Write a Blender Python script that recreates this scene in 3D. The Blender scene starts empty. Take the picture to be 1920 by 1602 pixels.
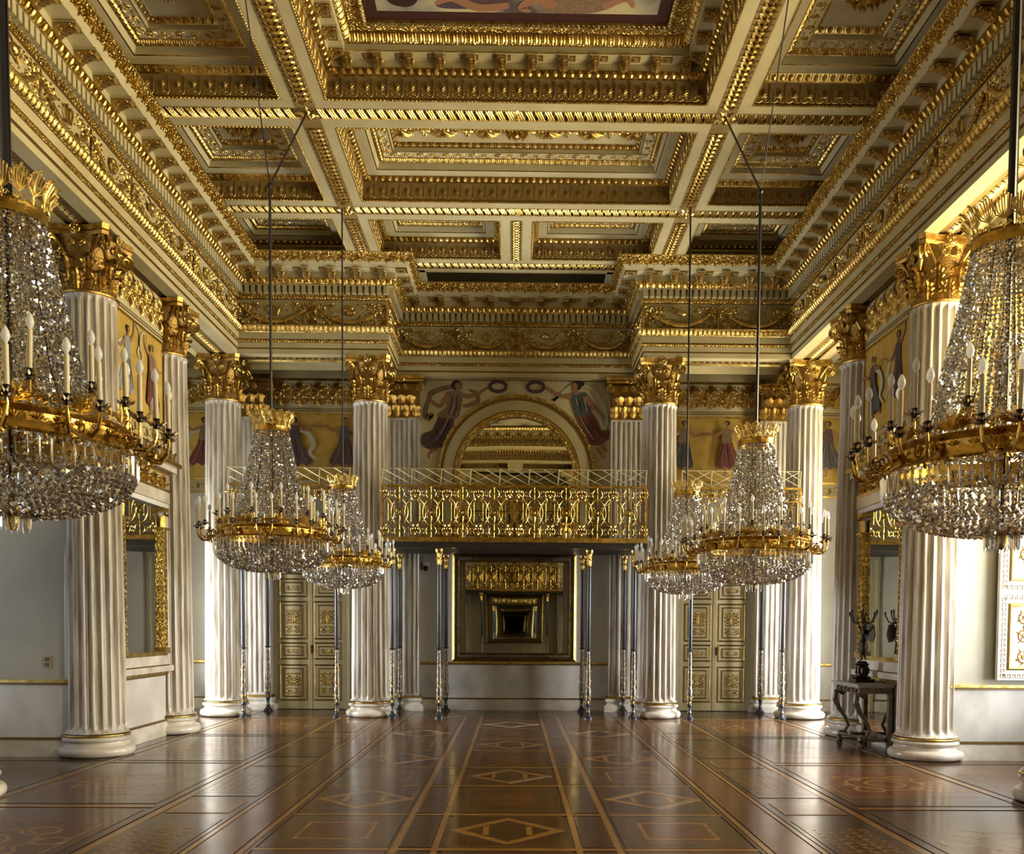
import bpy, math, random
import numpy as np
from mathutils import Matrix, Vector
PI = math.pi
sc = bpy.context.scene
C = sc.collection
rng = random.Random(7)
NR = np.random.RandomState(5)

# ------------------------------------------------------------------ camera
CX, YAW, ROLL, PITCH, FPX, SX, SY, H = 0.0026, 0.01288, 0.00612, -0.0462, 1708.7, 25.84, 455.15, 1.7
def cam_rows():
    c, s = math.cos(YAW), math.sin(YAW); A = np.array([[c, -s, 0], [s, c, 0], [0, 0, 1]])
    c, s = math.cos(PITCH), math.sin(PITCH); B = np.array([[1, 0, 0], [0, c, s], [0, -s, c]])
    M = B @ A
    c, s = math.cos(ROLL), math.sin(ROLL)
    return c * M[0] + s * M[2], M[1], -s * M[0] + c * M[2]
r_, f_, u_ = cam_rows()
camd = bpy.data.cameras.new('camera'); cam = bpy.data.objects.new('camera', camd); C.objects.link(cam)
cam.matrix_world = Matrix(((r_[0], u_[0], -f_[0], CX), (r_[1], u_[1], -f_[1], 0), (r_[2], u_[2], -f_[2], H), (0, 0, 0, 1)))
camd.sensor_fit = 'HORIZONTAL'; camd.sensor_width = 36; camd.lens = FPX / 1920 * 36
camd.shift_x = -SX / 1920; camd.shift_y = SY / 1920
camd.clip_start = 0.05; camd.clip_end = 200
sc.camera = cam

# ------------------------------------------------------------------ world, daylight, added fill lamps, exposure
w = bpy.data.worlds.new('world'); sc.world = w; w.use_nodes = True
w.node_tree.nodes['Background'].inputs[0].default_value = (0.75, 0.83, 1.0, 1)
w.node_tree.nodes['Background'].inputs[1].default_value = 1.0
sc.view_settings.view_transform = 'Standard'; sc.view_settings.look = 'None'
sc.view_settings.gamma = 1; sc.view_settings.use_curve_mapping = False
sc.view_settings.exposure = 0.38
def window_light(x, y0, y1, z0, z1, power, col, side, spread=150):
    l = bpy.data.lights.new('daylight_or_fill', 'AREA'); l.shape = 'RECTANGLE'  # serves window daylight and also the added fill and warm lamps
    l.spread = math.radians(spread); l.size = y1 - y0; l.size_y = z1 - z0; l.energy = power; l.color = col
    o = bpy.data.objects.new('daylight_or_fill', l); C.objects.link(o)
    o.location = (x, (y0 + y1) / 2, (z0 + z1) / 2)
    o.rotation_euler = (PI / 2, 0, PI / 2 if side > 0 else -PI / 2)
DAY = (0.96, 0.98, 1.0); WARM = (1.0, 0.80, 0.42)  # WARM is an invented tint that yellows the upper hall
XW = 7.15                       # outer wall
BAYS = [(14.92, 17.0), (9.55, 11.6), (3.9, 5.95), (-1.5, 0.6)]
POW_R = [(480, 230), (170, 500), (90, 620), (30, 380)]  # last two bays: lamps added at unseen windows to fill the ceiling
POW_L = [(360, 10), (0, 0), (0, 20), (0, 0)]
for (y0, y1), (a, b), (c, d) in zip(BAYS, POW_R, POW_L):
    far = y0 > 14
    window_light(XW + .22, y0, y1 - (.35 if y1 < 12 else 0), .5 if far else 1.0, 2.8 if far else 3.2, a, DAY, 1, 145)
    window_light(XW + .22, y0, y1, 3.3, 5.9, b, WARM, 1)  # added warm lamp in the upper window, for ceiling and column tops
    if c: window_light(-XW - .22, y0, y1, .5, 2.8, c, DAY, -1, 145)
    if d: window_light(-XW - .22, y0, y1, 3.3, 5.9, d, WARM, -1)
sc.cycles.max_bounces = 10; sc.cycles.diffuse_bounces = 3; sc.cycles.glossy_bounces = 4
sc.cycles.transparent_max_bounces = 12; sc.cycles.transmission_bounces = 4
sc.cycles.use_denoising = True; sc.cycles.sample_clamp_indirect = 6
sc.cycles.caustics_reflective = False; sc.cycles.caustics_refractive = False

# ------------------------------------------------------------------ materials
def new_mat(name):
    m = bpy.data.materials.new(name); m.use_nodes = True
    nt = m.node_tree; b = nt.nodes['Principled BSDF']
    return m, nt, b
def N(nt, t, **kw):
    n = nt.nodes.new(t)
    for k, v in kw.items(): setattr(n, k, v)
    return n
def mat(name, col, rough=.5, metal=0., col2=None, nscale=4., stretch=(1, 1, 1), bump=None, coat=0., detail=4., ramp=(.35, .7), spec=None):
    m, nt, b = new_mat(name)
    b.inputs['Base Color'].default_value = (*col, 1); b.inputs['Roughness'].default_value = rough
    b.inputs['Metallic'].default_value = metal
    if spec is not None: b.inputs['Specular IOR Level'].default_value = spec
    if coat: b.inputs['Coat Weight'].default_value = coat; b.inputs['Coat Roughness'].default_value = .12
    tc = N(nt, 'ShaderNodeTexCoord')
    if col2 is not None:
        mp = N(nt, 'ShaderNodeMapping'); mp.inputs['Scale'].default_value = stretch
        nt.links.new(tc.outputs['Object'], mp.inputs[0])
        no = N(nt, 'ShaderNodeTexNoise'); no.inputs['Scale'].default_value = nscale; no.inputs['Detail'].default_value = detail
        nt.links.new(mp.outputs[0], no.inputs['Vector'])
        cr = N(nt, 'ShaderNodeValToRGB'); cr.color_ramp.elements[0].position = ramp[0]; cr.color_ramp.elements[1].position = ramp[1]
        cr.color_ramp.elements[0].color = (*col2, 1); cr.color_ramp.elements[1].color = (*col, 1)
        nt.links.new(no.outputs[0], cr.inputs[0]); nt.links.new(cr.outputs[0], b.inputs['Base Color'])
    if bump:
        kind, scale, strength, dist = bump
        if kind == 'noise':
            t = N(nt, 'ShaderNodeTexNoise'); t.inputs['Scale'].default_value = scale; t.inputs['Detail'].default_value = 3
            out = t.outputs[0]
        else:
            t = N(nt, 'ShaderNodeTexVoronoi'); t.inputs['Scale'].default_value = scale; t.feature = 'SMOOTH_F1'
            out = t.outputs[0]
        nt.links.new(tc.outputs['Object'], t.inputs['Vector'])
        bp = N(nt, 'ShaderNodeBump'); bp.inputs['Strength'].default_value = strength; bp.inputs['Distance'].default_value = dist
        nt.links.new(out, bp.inputs['Height']); nt.links.new(bp.outputs[0], b.inputs['Normal'])
    return m
GOLDC = (.74, .56, .20)
M = {}
M['gold'] = mat('gilding', GOLDC, .30, 1, col2=(.40, .25, .06), nscale=9, bump=('noise', 60, .35, .01))
M['leafgold'] = mat('carved gilding', GOLDC, .28, 1, col2=(.52, .36, .10), nscale=14, bump=('voronoi', 34, 1.0, .05))
M['capgold'] = mat('darker gilding of capitals', (.70, .47, .13), .32, 1, col2=(.30, .18, .05), nscale=12, bump=('noise', 70, .5, .01))  # darker gold with random dark mottling
M['crowngold'] = mat('bright crown gilding', (.86, .66, .24), .34, .85)
M['palm'] = mat('antique gilding', (.60, .42, .13), .42, .85, col2=(.36, .22, .06), nscale=10)
M['brass'] = mat('polished brass', (.80, .57, .17), .24, 1, col2=(.42, .26, .06), nscale=12, bump=('noise', 40, .3, .01))
M['cream'] = mat('cream paint', (.60, .52, .29), .55, col2=(.49, .41, .21), nscale=1.5, bump=('noise', 25, .08, .01))
M['tan'] = mat('ochre painted ground', (.34, .24, .085), .5, col2=(.24, .16, .06), nscale=3, bump=('noise', 30, .15, .01))
M['fgold'] = mat('frieze ground', (.60, .50, .27), .5, col2=(.46, .37, .18), nscale=2)
M['marble'] = mat('column marble', (.64, .60, .53), .30, col2=(.34, .28, .21), nscale=3.2, stretch=(6, 6, .45), ramp=(.33, .56), bump=('noise', 30, .05, .01), detail=6)
M['basem'] = mat('white marble base', (.74, .70, .62), .25, col2=(.50, .44, .36), nscale=3)
M['plaster'] = mat('grey white stucco', (.44, .42, .345), .42, col2=(.35, .33, .27), nscale=1.1, detail=6)
M['dado'] = mat('veined marble dado', (.66, .64, .60), .22, col2=(.42, .41, .38), nscale=2.0, stretch=(1, 1, .7), detail=8, ramp=(.3, .6))
M['groove'] = mat('dark gilt line', (.20, .12, .035), .4, .6)
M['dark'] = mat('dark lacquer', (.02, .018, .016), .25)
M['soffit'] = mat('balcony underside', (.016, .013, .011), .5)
M['iron'] = mat('blue black iron', (.032, .036, .043), .34, .3, bump=('noise', 40, .2, .01))
M['worn'] = mat('worn gilded iron', (.28, .23, .15), .38, .8, col2=(.05, .05, .055), nscale=25, bump=('noise', 60, .5, .01))
M['cable'] = mat('black cable', (.012, .012, .02), .45)
M['candle'] = mat('ivory candle tube', (.66, .58, .42), .5)
M['bronze'] = mat('dark bronze', (.035, .025, .018), .3, .8, bump=('noise', 50, .3, .01))
M['tabwood'] = mat('faded gilt wood', (.24, .19, .13), .4, .3, col2=(.10, .08, .055), nscale=18, bump=('noise', 40, .4, .01))
M['tabtop'] = mat('grey table marble', (.42, .39, .35), .3, col2=(.3, .28, .25), nscale=5)
M['pier'] = mat('lightened pier marble', (.74, .72, .67), .3, col2=(.58, .55, .50), nscale=1.5)  # paler than the dado: window light on the piers put into the colour
M['endwall'] = mat('pale stucco', (.62, .60, .54), .42, col2=(.52, .50, .45), nscale=1.1, detail=6)
M['white'] = mat('white plastic', (.75, .75, .75), .4)
M['paintgold'] = mat('gold mosaic ground of painting', (.66, .45, .10), .5, .15, col2=(.50, .33, .07), nscale=5, detail=8)
M['murals'] = mat('pale mural ground', (.66, .58, .36), .55, col2=(.54, .46, .27), nscale=2, detail=6)
M['skin'] = mat('painted skin', (.33, .16, .085), .6)
M['robe_a'] = mat('painted purple robe', (.13, .075, .085), .6, col2=(.06, .035, .045), nscale=18, stretch=(3, 3, .6))
M['robe_b'] = mat('painted ochre robe', (.30, .20, .11), .6, col2=(.16, .10, .06), nscale=18, stretch=(3, 3, .6))
M['robe_c'] = mat('painted red robe', (.24, .055, .04), .6, col2=(.12, .03, .03), nscale=18, stretch=(3, 3, .6))
M['robe_d'] = mat('painted pale blue robe', (.42, .44, .42), .6, col2=(.22, .24, .25), nscale=18, stretch=(3, 3, .6))
M['robe_e'] = mat('painted dark blue robe', (.045, .05, .065), .6, col2=(.1, .1, .11), nscale=18, stretch=(3, 3, .6))
M['hair'] = mat('painted dark hair', (.03, .015, .012), .6)
M['veil'] = mat('painted veil', (.45, .46, .36), .6, col2=(.60, .56, .42), nscale=20)
M['maroon'] = mat('maroon border', (.055, .02, .018), .4)
M['darkgold'] = mat('gilding with painted shade', (.30, .19, .06), .4, 1, bump=('noise', 40, .5, .02))  # recess shade behind the capital leaves put into a darker gold
M['safety'] = mat('pale brass wire', (.62, .54, .30), .4, .3)
M['bulb'], nt, b = new_mat('frosted bulb')
b.inputs['Base Color'].default_value = (.92, .93, .96, 1); b.inputs['Roughness'].default_value = .2
tl_ = N(nt, 'ShaderNodeBsdfTranslucent'); tl_.inputs[0].default_value = (.95, .96, 1, 1)
mx_ = N(nt, 'ShaderNodeMixShader'); mx_.inputs[0].default_value = .45
nt.links.new(b.outputs[0], mx_.inputs[1]); nt.links.new(tl_.outputs[0], mx_.inputs[2]); nt.links.new(mx_.outputs[0], nt.nodes['Material Output'].inputs[0])
m, nt, b = new_mat('old mirror'); M['mirror'] = m
b.inputs['Base Color'].default_value = (.66, .66, .58, 1); b.inputs['Metallic'].default_value = 1; b.inputs['Roughness'].default_value = .012
tc = N(nt, 'ShaderNodeTexCoord'); no = N(nt, 'ShaderNodeTexNoise'); no.inputs['Scale'].default_value = .9; no.inputs['Detail'].default_value = 0
bp = N(nt, 'ShaderNodeBump'); bp.inputs['Strength'].default_value = .08; bp.inputs['Distance'].default_value = .02
nt.links.new(tc.outputs['Object'], no.inputs[0]); nt.links.new(no.outputs[0], bp.inputs['Height']); nt.links.new(bp.outputs[0], b.inputs['Normal'])
# crystal: clear glass with strong surface glints
m = bpy.data.materials.new('cut crystal'); m.use_nodes = True; nt = m.node_tree
for n in list(nt.nodes): nt.nodes.remove(n)
out = N(nt, 'ShaderNodeOutputMaterial'); gl = N(nt, 'ShaderNodeBsdfGlass'); gl.inputs['IOR'].default_value = 1.55; gl.inputs['Roughness'].default_value = .02
gl.inputs['Color'].default_value = (.97, .98, 1, 1)
gs = N(nt, 'ShaderNodeBsdfGlossy'); gs.inputs['Roughness'].default_value = .08; gs.inputs['Color'].default_value = (.95, .95, .93, 1)
mx = N(nt, 'ShaderNodeMixShader'); mx.inputs[0].default_value = .55
nt.links.new(gl.outputs[0], mx.inputs[1]); nt.links.new(gs.outputs[0], mx.inputs[2]); nt.links.new(mx.outputs[0], out.inputs[0])
M['crystal'] = m
# ceiling painting: clouds
m, nt, b = new_mat('painted sky'); M['sky_paint'] = m
tc = N(nt, 'ShaderNodeTexCoord'); no = N(nt, 'ShaderNodeTexNoise'); no.inputs['Scale'].default_value = 1.3; no.inputs['Detail'].default_value = 6
cr = N(nt, 'ShaderNodeValToRGB'); e = cr.color_ramp.elements
e[0].position = .36; e[0].color = (.10, .075, .07, 1); e[1].position = .62; e[1].color = (.55, .47, .27, 1)
e2 = e.new(.48); e2.color = (.36, .33, .25, 1)
nt.links.new(tc.outputs['Object'], no.inputs[0]); nt.links.new(no.outputs[0], cr.inputs[0]); nt.links.new(cr.outputs[0], b.inputs['Base Color'])
b.inputs['Roughness'].default_value = .6
# woods
def wood(name, c1, c2, ang=0., rough=.17):
    m, nt, b = new_mat(name)
    tc = N(nt, 'ShaderNodeTexCoord'); mp = N(nt, 'ShaderNodeMapping')
    mp.inputs['Rotation'].default_value = (0, 0, ang); mp.inputs['Scale'].default_value = (1.2, 14, 1)
    geo = N(nt, 'ShaderNodeNewGeometry')
    nt.links.new(geo.outputs['Position'], mp.inputs[0])
    no = N(nt, 'ShaderNodeTexNoise'); no.inputs['Scale'].default_value = 3.2; no.inputs['Detail'].default_value = 6
    nt.links.new(mp.outputs[0], no.inputs['Vector'])
    cr = N(nt, 'ShaderNodeValToRGB'); cr.color_ramp.elements[0].position = .32; cr.color_ramp.elements[1].position = .68
    cr.color_ramp.elements[0].color = (*c1, 1); cr.color_ramp.elements[1].color = (*c2, 1)
    nt.links.new(no.outputs[0], cr.inputs[0]); nt.links.new(cr.outputs[0], b.inputs['Base Color'])
    n2 = N(nt, 'ShaderNodeTexNoise'); n2.inputs['Scale'].default_value = 2.2; n2.inputs['Detail'].default_value = 2
    nt.links.new(geo.outputs['Position'], n2.inputs['Vector'])
    mr = N(nt, 'ShaderNodeMapRange'); mr.inputs['To Min'].default_value = rough - .06; mr.inputs['To Max'].default_value = rough + .08
    nt.links.new(n2.outputs[0], mr.inputs[0]); nt.links.new(mr.outputs[0], b.inputs['Roughness'])
    mp2 = N(nt, 'ShaderNodeMapping'); mp2.inputs['Scale'].default_value = (1.0, 4.0, 1)
    nt.links.new(geo.outputs['Position'], mp2.inputs[0])
    n3 = N(nt, 'ShaderNodeTexNoise'); n3.inputs['Scale'].default_value = 9.0; n3.inputs['Detail'].default_value = 4
    nt.links.new(mp2.outputs[0], n3.inputs['Vector'])
    bp = N(nt, 'ShaderNodeBump'); bp.inputs['Strength'].default_value = .05; bp.inputs['Distance'].default_value = .006
    nt.links.new(n3.outputs[0], bp.inputs['Height']); nt.links.new(bp.outputs[0], b.inputs['Normal'])
    b.inputs['Specular IOR Level'].default_value = .5
    return m
M['wd_dark'] = wood('dark walnut parquet', (.030, .013, .007), (.075, .034, .015))
M['wd_mid'] = wood('brown walnut parquet', (.045, .020, .008), (.11, .052, .019))
M['wd_red'] = wood('red parquet', (.055, .018, .007), (.12, .042, .014))
M['wd_light'] = wood('light oak strip', (.15, .072, .018), (.28, .145, .036))
M['wd_green'] = wood('olive walnut parquet', (.042, .024, .012), (.085, .050, .022))

# ------------------------------------------------------------------ mesh builder
class MB:
    def __init__(s): s.v = []; s.n = 0; s.f = []; s.mats = []
    def mi(s, m):
        if m not in s.mats: s.mats.append(m)
        return s.mats.index(m)
    def add(s, V, F, m):
        V = np.asarray(V, float); mi = s.mi(m)
        for f in (F if isinstance(F, list) else [F]):
            f = np.asarray(f, int)
            if len(f): s.f.append((f + s.n, mi))
        s.v.append(V); s.n += len(V); return s
    def tri_fan(s, V, m):          # single n-gon
        return s.add(V, [np.arange(len(V))[None, :]], m)
    def T(s):
        """as template: list of (V, [faces], mat)"""
        return (np.concatenate(s.v), s.f, list(s.mats))
    def put(s, tpl, mats44):
        V, F, mm = tpl
        mats44 = np.asarray(mats44, float)
        if mats44.ndim == 2: mats44 = mats44[None]
        k = len(mats44); n = len(V)
        if k == 0: return s
        Vh = np.concatenate([V, np.ones((n, 1))], 1)
        out = np.einsum('kij,nj->kni', mats44, Vh)[:, :, :3].reshape(-1, 3)
        off = (np.arange(k) * n)
        for f, mi in F:
            g = (f[None] + off[:, None, None]).reshape(-1, f.shape[1])
            s.f.append((g + s.n, s.mi(mm[mi])))
        s.v.append(out); s.n += len(out); return s
    def box(s, x0, x1, y0, y1, z0, z1, m):
        V = [(x, y, z) for z in (z0, z1) for y in (y0, y1) for x in (x0, x1)]
        F = np.array([(0, 2, 3, 1), (4, 5, 7, 6), (0, 1, 5, 4), (2, 6, 7, 3), (0, 4, 6, 2), (1, 3, 7, 5)])
        return s.add(V, [F], m)
    def lathe(s, prof, seg, m, cx=0, cy=0, a0=0, a1=2 * PI, mats=None):
        prof = np.array(prof, float); n = len(prof); full = abs(a1 - a0 - 2 * PI) < 1e-6
        k = seg if full else seg + 1
        a = a0 + (a1 - a0) * np.arange(k) / seg
        V = np.stack([cx + prof[None, :, 0] * np.cos(a)[:, None], cy + prof[None, :, 0] * np.sin(a)[:, None], np.broadcast_to(prof[None, :, 1], (k, n))], -1).reshape(-1, 3)
        base = s.n; first = True
        for j in range(n - 1):
            i = np.arange(seg); i2 = (i + 1) % k
            F = np.stack([i * n + j, i2 * n + j, i2 * n + j + 1, i * n + j + 1], 1)
            mm = mats[j] if mats else m
            if first: s.add(V, [F], mm); first = False
            else: s.f.append((F + base, s.mi(mm)))
        return s
    def tube(s, P, R, m, sides=6, cap=True, up=None):
        P = np.array(P, float); n = len(P)
        R = np.full(n, R, float) if np.isscalar(R) else np.array(R, float)
        t = np.gradient(P, axis=0); t /= np.linalg.norm(t, axis=1)[:, None] + 1e-12
        ref = np.array(up if up is not None else ((0, 0, 1) if abs(t[:, 2]).mean() < .8 else (1, 0, 0)), float)
        b = np.cross(t, ref); b /= np.linalg.norm(b, axis=1)[:, None] + 1e-9
        c = np.cross(t, b)
        a = 2 * PI * np.arange(sides) / sides
        V = (P[:, None] + R[:, None, None] * (b[:, None] * np.cos(a)[None, :, None] + c[:, None] * np.sin(a)[None, :, None])).reshape(-1, 3)
        i = np.arange(n - 1)[:, None]; j = np.arange(sides)[None]; j2 = (j + 1) % sides
        F = np.stack([i * sides + j, i * sides + j2, (i + 1) * sides + j2, (i + 1) * sides + j], -1).reshape(-1, 4)
        s.add(V, [F], m)
        if cap:
            b0 = s.n - len(V)
            s.f.append((np.arange(sides)[None, ::-1] + b0, s.mi(m))); s.f.append((np.arange(sides)[None] + b0 + (n - 1) * sides, s.mi(m)))
        return s
    def sphere(s, c, r, m, seg=8, rings=5):
        r = np.array([r, r, r], float) if np.isscalar(r) else np.array(r, float)
        th = PI * np.arange(rings + 1) / rings
        prof = np.stack([np.sin(th), -np.cos(th)], 1)
        t = MB().lathe(prof, seg, m).T()
        A = np.eye(4); A[0, 0], A[1, 1], A[2, 2] = r; A[:3, 3] = c
        return s.put(t, A)
    def prism(s, poly, axis, a, b, m):
        """extrude 2D polygon: axis 'y': poly=(x,z); axis 'x': poly=(y,z); axis 'z': poly=(x,y)"""
        P = np.array(poly, float); n = len(P)
        def mk(t):
            if axis == 'y': return np.stack([P[:, 0], np.full(n, t), P[:, 1]], 1)
            if axis == 'x': return np.stack([np.full(n, t), P[:, 0], P[:, 1]], 1)
            return np.stack([P[:, 0], P[:, 1], np.full(n, t)], 1)
        V = np.concatenate([mk(a), mk(b)]); i = np.arange(n); j = (i + 1) % n
        return s.add(V, [np.stack([i, j, j + n, i + n], 1), i[None, ::-1], (i + n)[None]], m)
    def mesh(s, name, smooth=30):
        me = bpy.data.meshes.new(name)
        V = np.concatenate(s.v) if s.v else np.zeros((0, 3))
        me.vertices.add(len(V)); me.vertices.foreach_set('co', V.astype(np.float32).ravel())
        tot = np.concatenate([np.full(len(f), f.shape[1]) for f, _ in s.f]); idx = np.concatenate([f.ravel() for f, _ in s.f])
        mi = np.concatenate([np.full(len(f), k) for f, k in s.f])
        me.loops.add(len(idx)); me.loops.foreach_set('vertex_index', idx.astype(np.int32))
        me.polygons.add(len(tot)); st = np.concatenate([[0], np.cumsum(tot)[:-1]])
        me.polygons.foreach_set('loop_start', st.astype(np.int32))
        me.polygons.foreach_set('material_index', mi.astype(np.int32))
        for m in s.mats: me.materials.append(M[m])
        me.update(calc_edges=True); me.validate()
        me.polygons.foreach_set('use_smooth', np.full(len(me.polygons), bool(smooth)))
        if smooth:
            me.set_sharp_from_angle(angle=math.radians(smooth))
        return me
    def obj(s, name, parent=None, smooth=30, loc=None, **props):
        o = bpy.data.objects.new(name, s.mesh(name, smooth)); C.objects.link(o)
        if parent: o.parent = parent
        if loc: o.location = loc
        for k, v in props.items(): o[k] = v
        return o
def empty(name, loc=(0, 0, 0), rz=0, **props):
    o = bpy.data.objects.new(name, None); C.objects.link(o); o.location = loc; o.rotation_euler = (0, 0, rz)
    o.empty_display_size = .2
    for k, v in props.items(): o[k] = v
    return o
def inst(me, name, parent, matrix, **props):
    o = bpy.data.objects.new(name, me); C.objects.link(o)
    if parent: o.parent = parent
    o.matrix_basis = Matrix([list(map(float, r)) for r in matrix])
    for k, v in props.items(): o[k] = v
    return o
def copy_tree(o, parent=None):
    c = o.copy(); C.objects.link(c)
    if parent is not None: c.parent = parent
    for ch in list(o.children): copy_tree(ch, c)
    return c
def basis(o, x, y, z):
    A = np.eye(4); A[:3, 0] = x; A[:3, 1] = y; A[:3, 2] = z; A[:3, 3] = o; return A
def tr(x=0, y=0, z=0, s=1, rz=0):
    c, q = math.cos(rz), math.sin(rz); sx, sy, sz = (s, s, s) if np.isscalar(s) else s
    return np.array([[c * sx, -q * sy, 0, x], [q * sx, c * sy, 0, y], [0, 0, sz, z], [0, 0, 0, 1]], float)

# ---- paths with mitres; 'out' offsets to the LEFT of travel direction
def mitre(path, closed):
    P = np.array(path, float); n = len(P); res = []
    for i in range(n):
        a = P[i - 1] if (closed or i > 0) else None; b = P[(i + 1) % n] if (closed or i < n - 1) else None
        def nrm(d): d = d / np.linalg.norm(d); return np.array([-d[1], d[0]])
        if a is None: m = nrm(b - P[i])
        elif b is None: m = nrm(P[i] - a)
        else:
            n1, n2 = nrm(P[i] - a), nrm(b - P[i]); m = (n1 + n2) / (1 + n1 @ n2)
        res.append(m)
    return P, np.array(res)
def sweep(mb, path, prof, mats, closed=False):
    P, m = mitre(path, closed); n = len(P); prof = np.array(prof, float); k = len(prof)
    V = np.stack([np.concatenate([P[i] + m[i] * o, [z]]) for i in range(n) for o, z in prof])
    e = n if closed else n - 1
    first = True; base = mb.n
    for j in range(k - 1):
        F = np.array([(i * k + j, ((i + 1) % n) * k + j, ((i + 1) % n) * k + j + 1, i * k + j + 1) for i in range(e)])
        mm = mats[j] if isinstance(mats, (list, tuple)) else mats
        if mm is None: continue
        if first: mb.add(V, [F], mm); first = False
        else: mb.f.append((F + base, mb.mi(mm)))
    return mb
def along(path, closed, out, z, step, edges=None, tilt=0., phase=.5, sz=1., ref=None):
    """matrices for ornaments: x along, y outward(left), z up; scaled in x to fill"""
    P, m = mitre(path, closed); n = len(P); R = []
    for i in range(n if closed else n - 1):
        if edges is not None and i not in edges: continue
        a = P[i] + m[i] * out; b = P[(i + 1) % n] + m[(i + 1) % n] * out
        L = np.linalg.norm(b - a); k = max(1, int(round(L / step))); d = (b - a) / L
        nn = np.array([-d[1], d[0], 0]); t = np.array([d[0], d[1], 0]); up = np.array([0, 0, 1.])
        y = nn * math.cos(tilt) + up * math.sin(tilt); zz = -nn * math.sin(tilt) + up * math.cos(tilt)
        sx = L / k / step
        for j in range(k):
            p = a + (b - a) * (j + phase) / k
            R.append(basis([p[0], p[1], z], t * sx, y * sz, zz * sz))
    return np.array(R)

# ------------------------------------------------------------------ ornament templates (x along, y towards viewer, z up)
def spiral2(cx, cz, r0, turns, a0, dirn=1, n=22, r1=.12):
    t = np.linspace(0, 1, n); r = r0 * (1 - t) + r0 * r1 * t; a = a0 + dirn * turns * 2 * PI * t
    return np.stack([cx + r * np.cos(a), np.zeros(n), cz + r * np.sin(a)], 1)
def petal(mb, c, ang, L, W, m, h=None, y0=0.):
    """raised leaf: diamond pyramid in x-z plane"""
    h = W * .5 if h is None else h
    d = np.array([math.cos(ang), 0, math.sin(ang)]); q = np.array([-d[2], 0, d[0]]); c = np.array(c, float)
    V = [c, c + d * L * .6 + q * W / 2, c + d * L, c + d * L * .6 - q * W / 2, c + d * L * .55 + np.array([0, h, 0])]
    V = np.array(V); V[:, 1] += y0
    mb.add(V, [np.array([(0, 1, 4), (1, 2, 4), (2, 3, 4), (3, 0, 4)])[:, ::-1]], m)
T = {}
t = MB(); th = np.linspace(0, PI, 4)   # egg (bulging towards +y), unit spacing .1
for i in range(1):
    a = np.linspace(0, PI, 5); b = np.linspace(-PI / 2, PI / 2, 5)
    V = [(-.033 * math.cos(p) * math.cos(q), .032 * math.sin(p) * math.cos(q), .045 * math.sin(q)) for p in a for q in b]
    F = [(i * 5 + j, i * 5 + j + 1, (i + 1) * 5 + j + 1, (i + 1) * 5 + j) for i in range(4) for j in range(4)]
    t.add(V, [np.array(F)[:, ::-1]], 'gold')
t.add([(-.058, 0, .045), (-.042, 0, .045), (-.05, .03, .03), (-.05, 0, -.045)], [np.array([(0, 2, 1), (0, 3, 2), (1, 2, 3)])], 'gold')
T['egg'] = t.T()
t = MB(); t.sphere((0, 0, 0), (.022, .02, .02), 'gold', 6, 4); t.box(.022, .03, -.012, .012, -.016, .016, 'gold'); T['bead'] = t.T()
t = MB()                               # palmette .2 wide .26 tall
for k in range(9):
    a = PI / 2 + (k - 4) * .36; petal(t, (.010 * (k - 4), 0, -.05), a, .150 - abs(k - 4) * .011, .020, 'palm', .014)
t.tube(spiral2(-.045, -.075, .022, 1, 0, 1, 9), .006, 'palm', 4, up=(0, 1, 0)); t.tube(spiral2(.045, -.075, .022, 1, PI, -1, 9), .006, 'palm', 4, up=(0, 1, 0))
t.tube([(-.1, 0, .1), (-.098, .006, 0), (-.1, .006, -.07), (-.08, .004, -.105), (-.04, 0, -.11), (0, .004, -.09), (.04, 0, -.11), (.08, .004, -.105), (.1, .006, -.07)], .006, 'palm', 4, up=(0, 1, 0))
t.box(-.108, -.092, 0, .012, -.06, .1, 'palm')
T['palmette'] = t.T()
t = MB()                               # leaf tip moulding, spacing .12 h .14
for sx in (-1, 1):
    petal(t, (sx * .03, 0, .065), -PI / 2, .13, .05, 'gold', .02)
petal(t, (0, 0, -.065), PI / 2, .12, .045, 'gold', .026)
for sx in (-1, 1): petal(t, (0, 0, -.04), PI / 2 - sx * .8, .075, .03, 'gold', .02)
T['leafband'] = t.T()
t = MB()
for k in range(34):
    petal(t, (rng.uniform(-.15, .15), 0, rng.uniform(-.055, .055)), rng.uniform(0, 6.28), rng.uniform(.03, .06), rng.uniform(.016, .028), 'gold', .02)
T['leafrand'] = t.T()
t = MB(); t.box(-.035, .035, 0, .075, -.068, .068, 'cream'); T['dentil'] = t.T()
t = MB()                               # guilloche link spacing .11
a = np.linspace(0, 2 * PI, 11)
t.tube(np.stack([.062 * np.cos(a), .012 + .012 * np.cos(2 * a), .058 * np.sin(a)], 1), .014, 'gold', 4, cap=False, up=(0, 1, 0))
t.sphere((0, .012, 0), .020, 'gold', 6, 4)
for sx in (-1, 1): t.sphere((.055 * sx, .005, .075), .013, 'gold', 5, 3); t.sphere((.055 * sx, .005, -.075), .013, 'gold', 5, 3)
T['guilloche'] = t.T()
t = MB()                               # basket braid spacing .12
for dx in (-.03, .0, .03):
    t.tube([(dx - .05, .0, .085), (dx - .01, .03, .03), (dx + .01, .03, -.03), (dx + .05, 0, -.085)], .011, 'gold', 4, up=(0, 1, 0))
t.tube([(.06, .0, .085), (.03, .018, .03)], .012, 'gold', 4, up=(0, 1, 0)); t.tube([(-.03, .018, -.03), (-.06, 0, -.085)], .012, 'gold', 4, up=(0, 1, 0))
t.sphere((.05, .005, .0), .014, 'gold', 5, 3)
T['braid'] = t.T()
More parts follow.
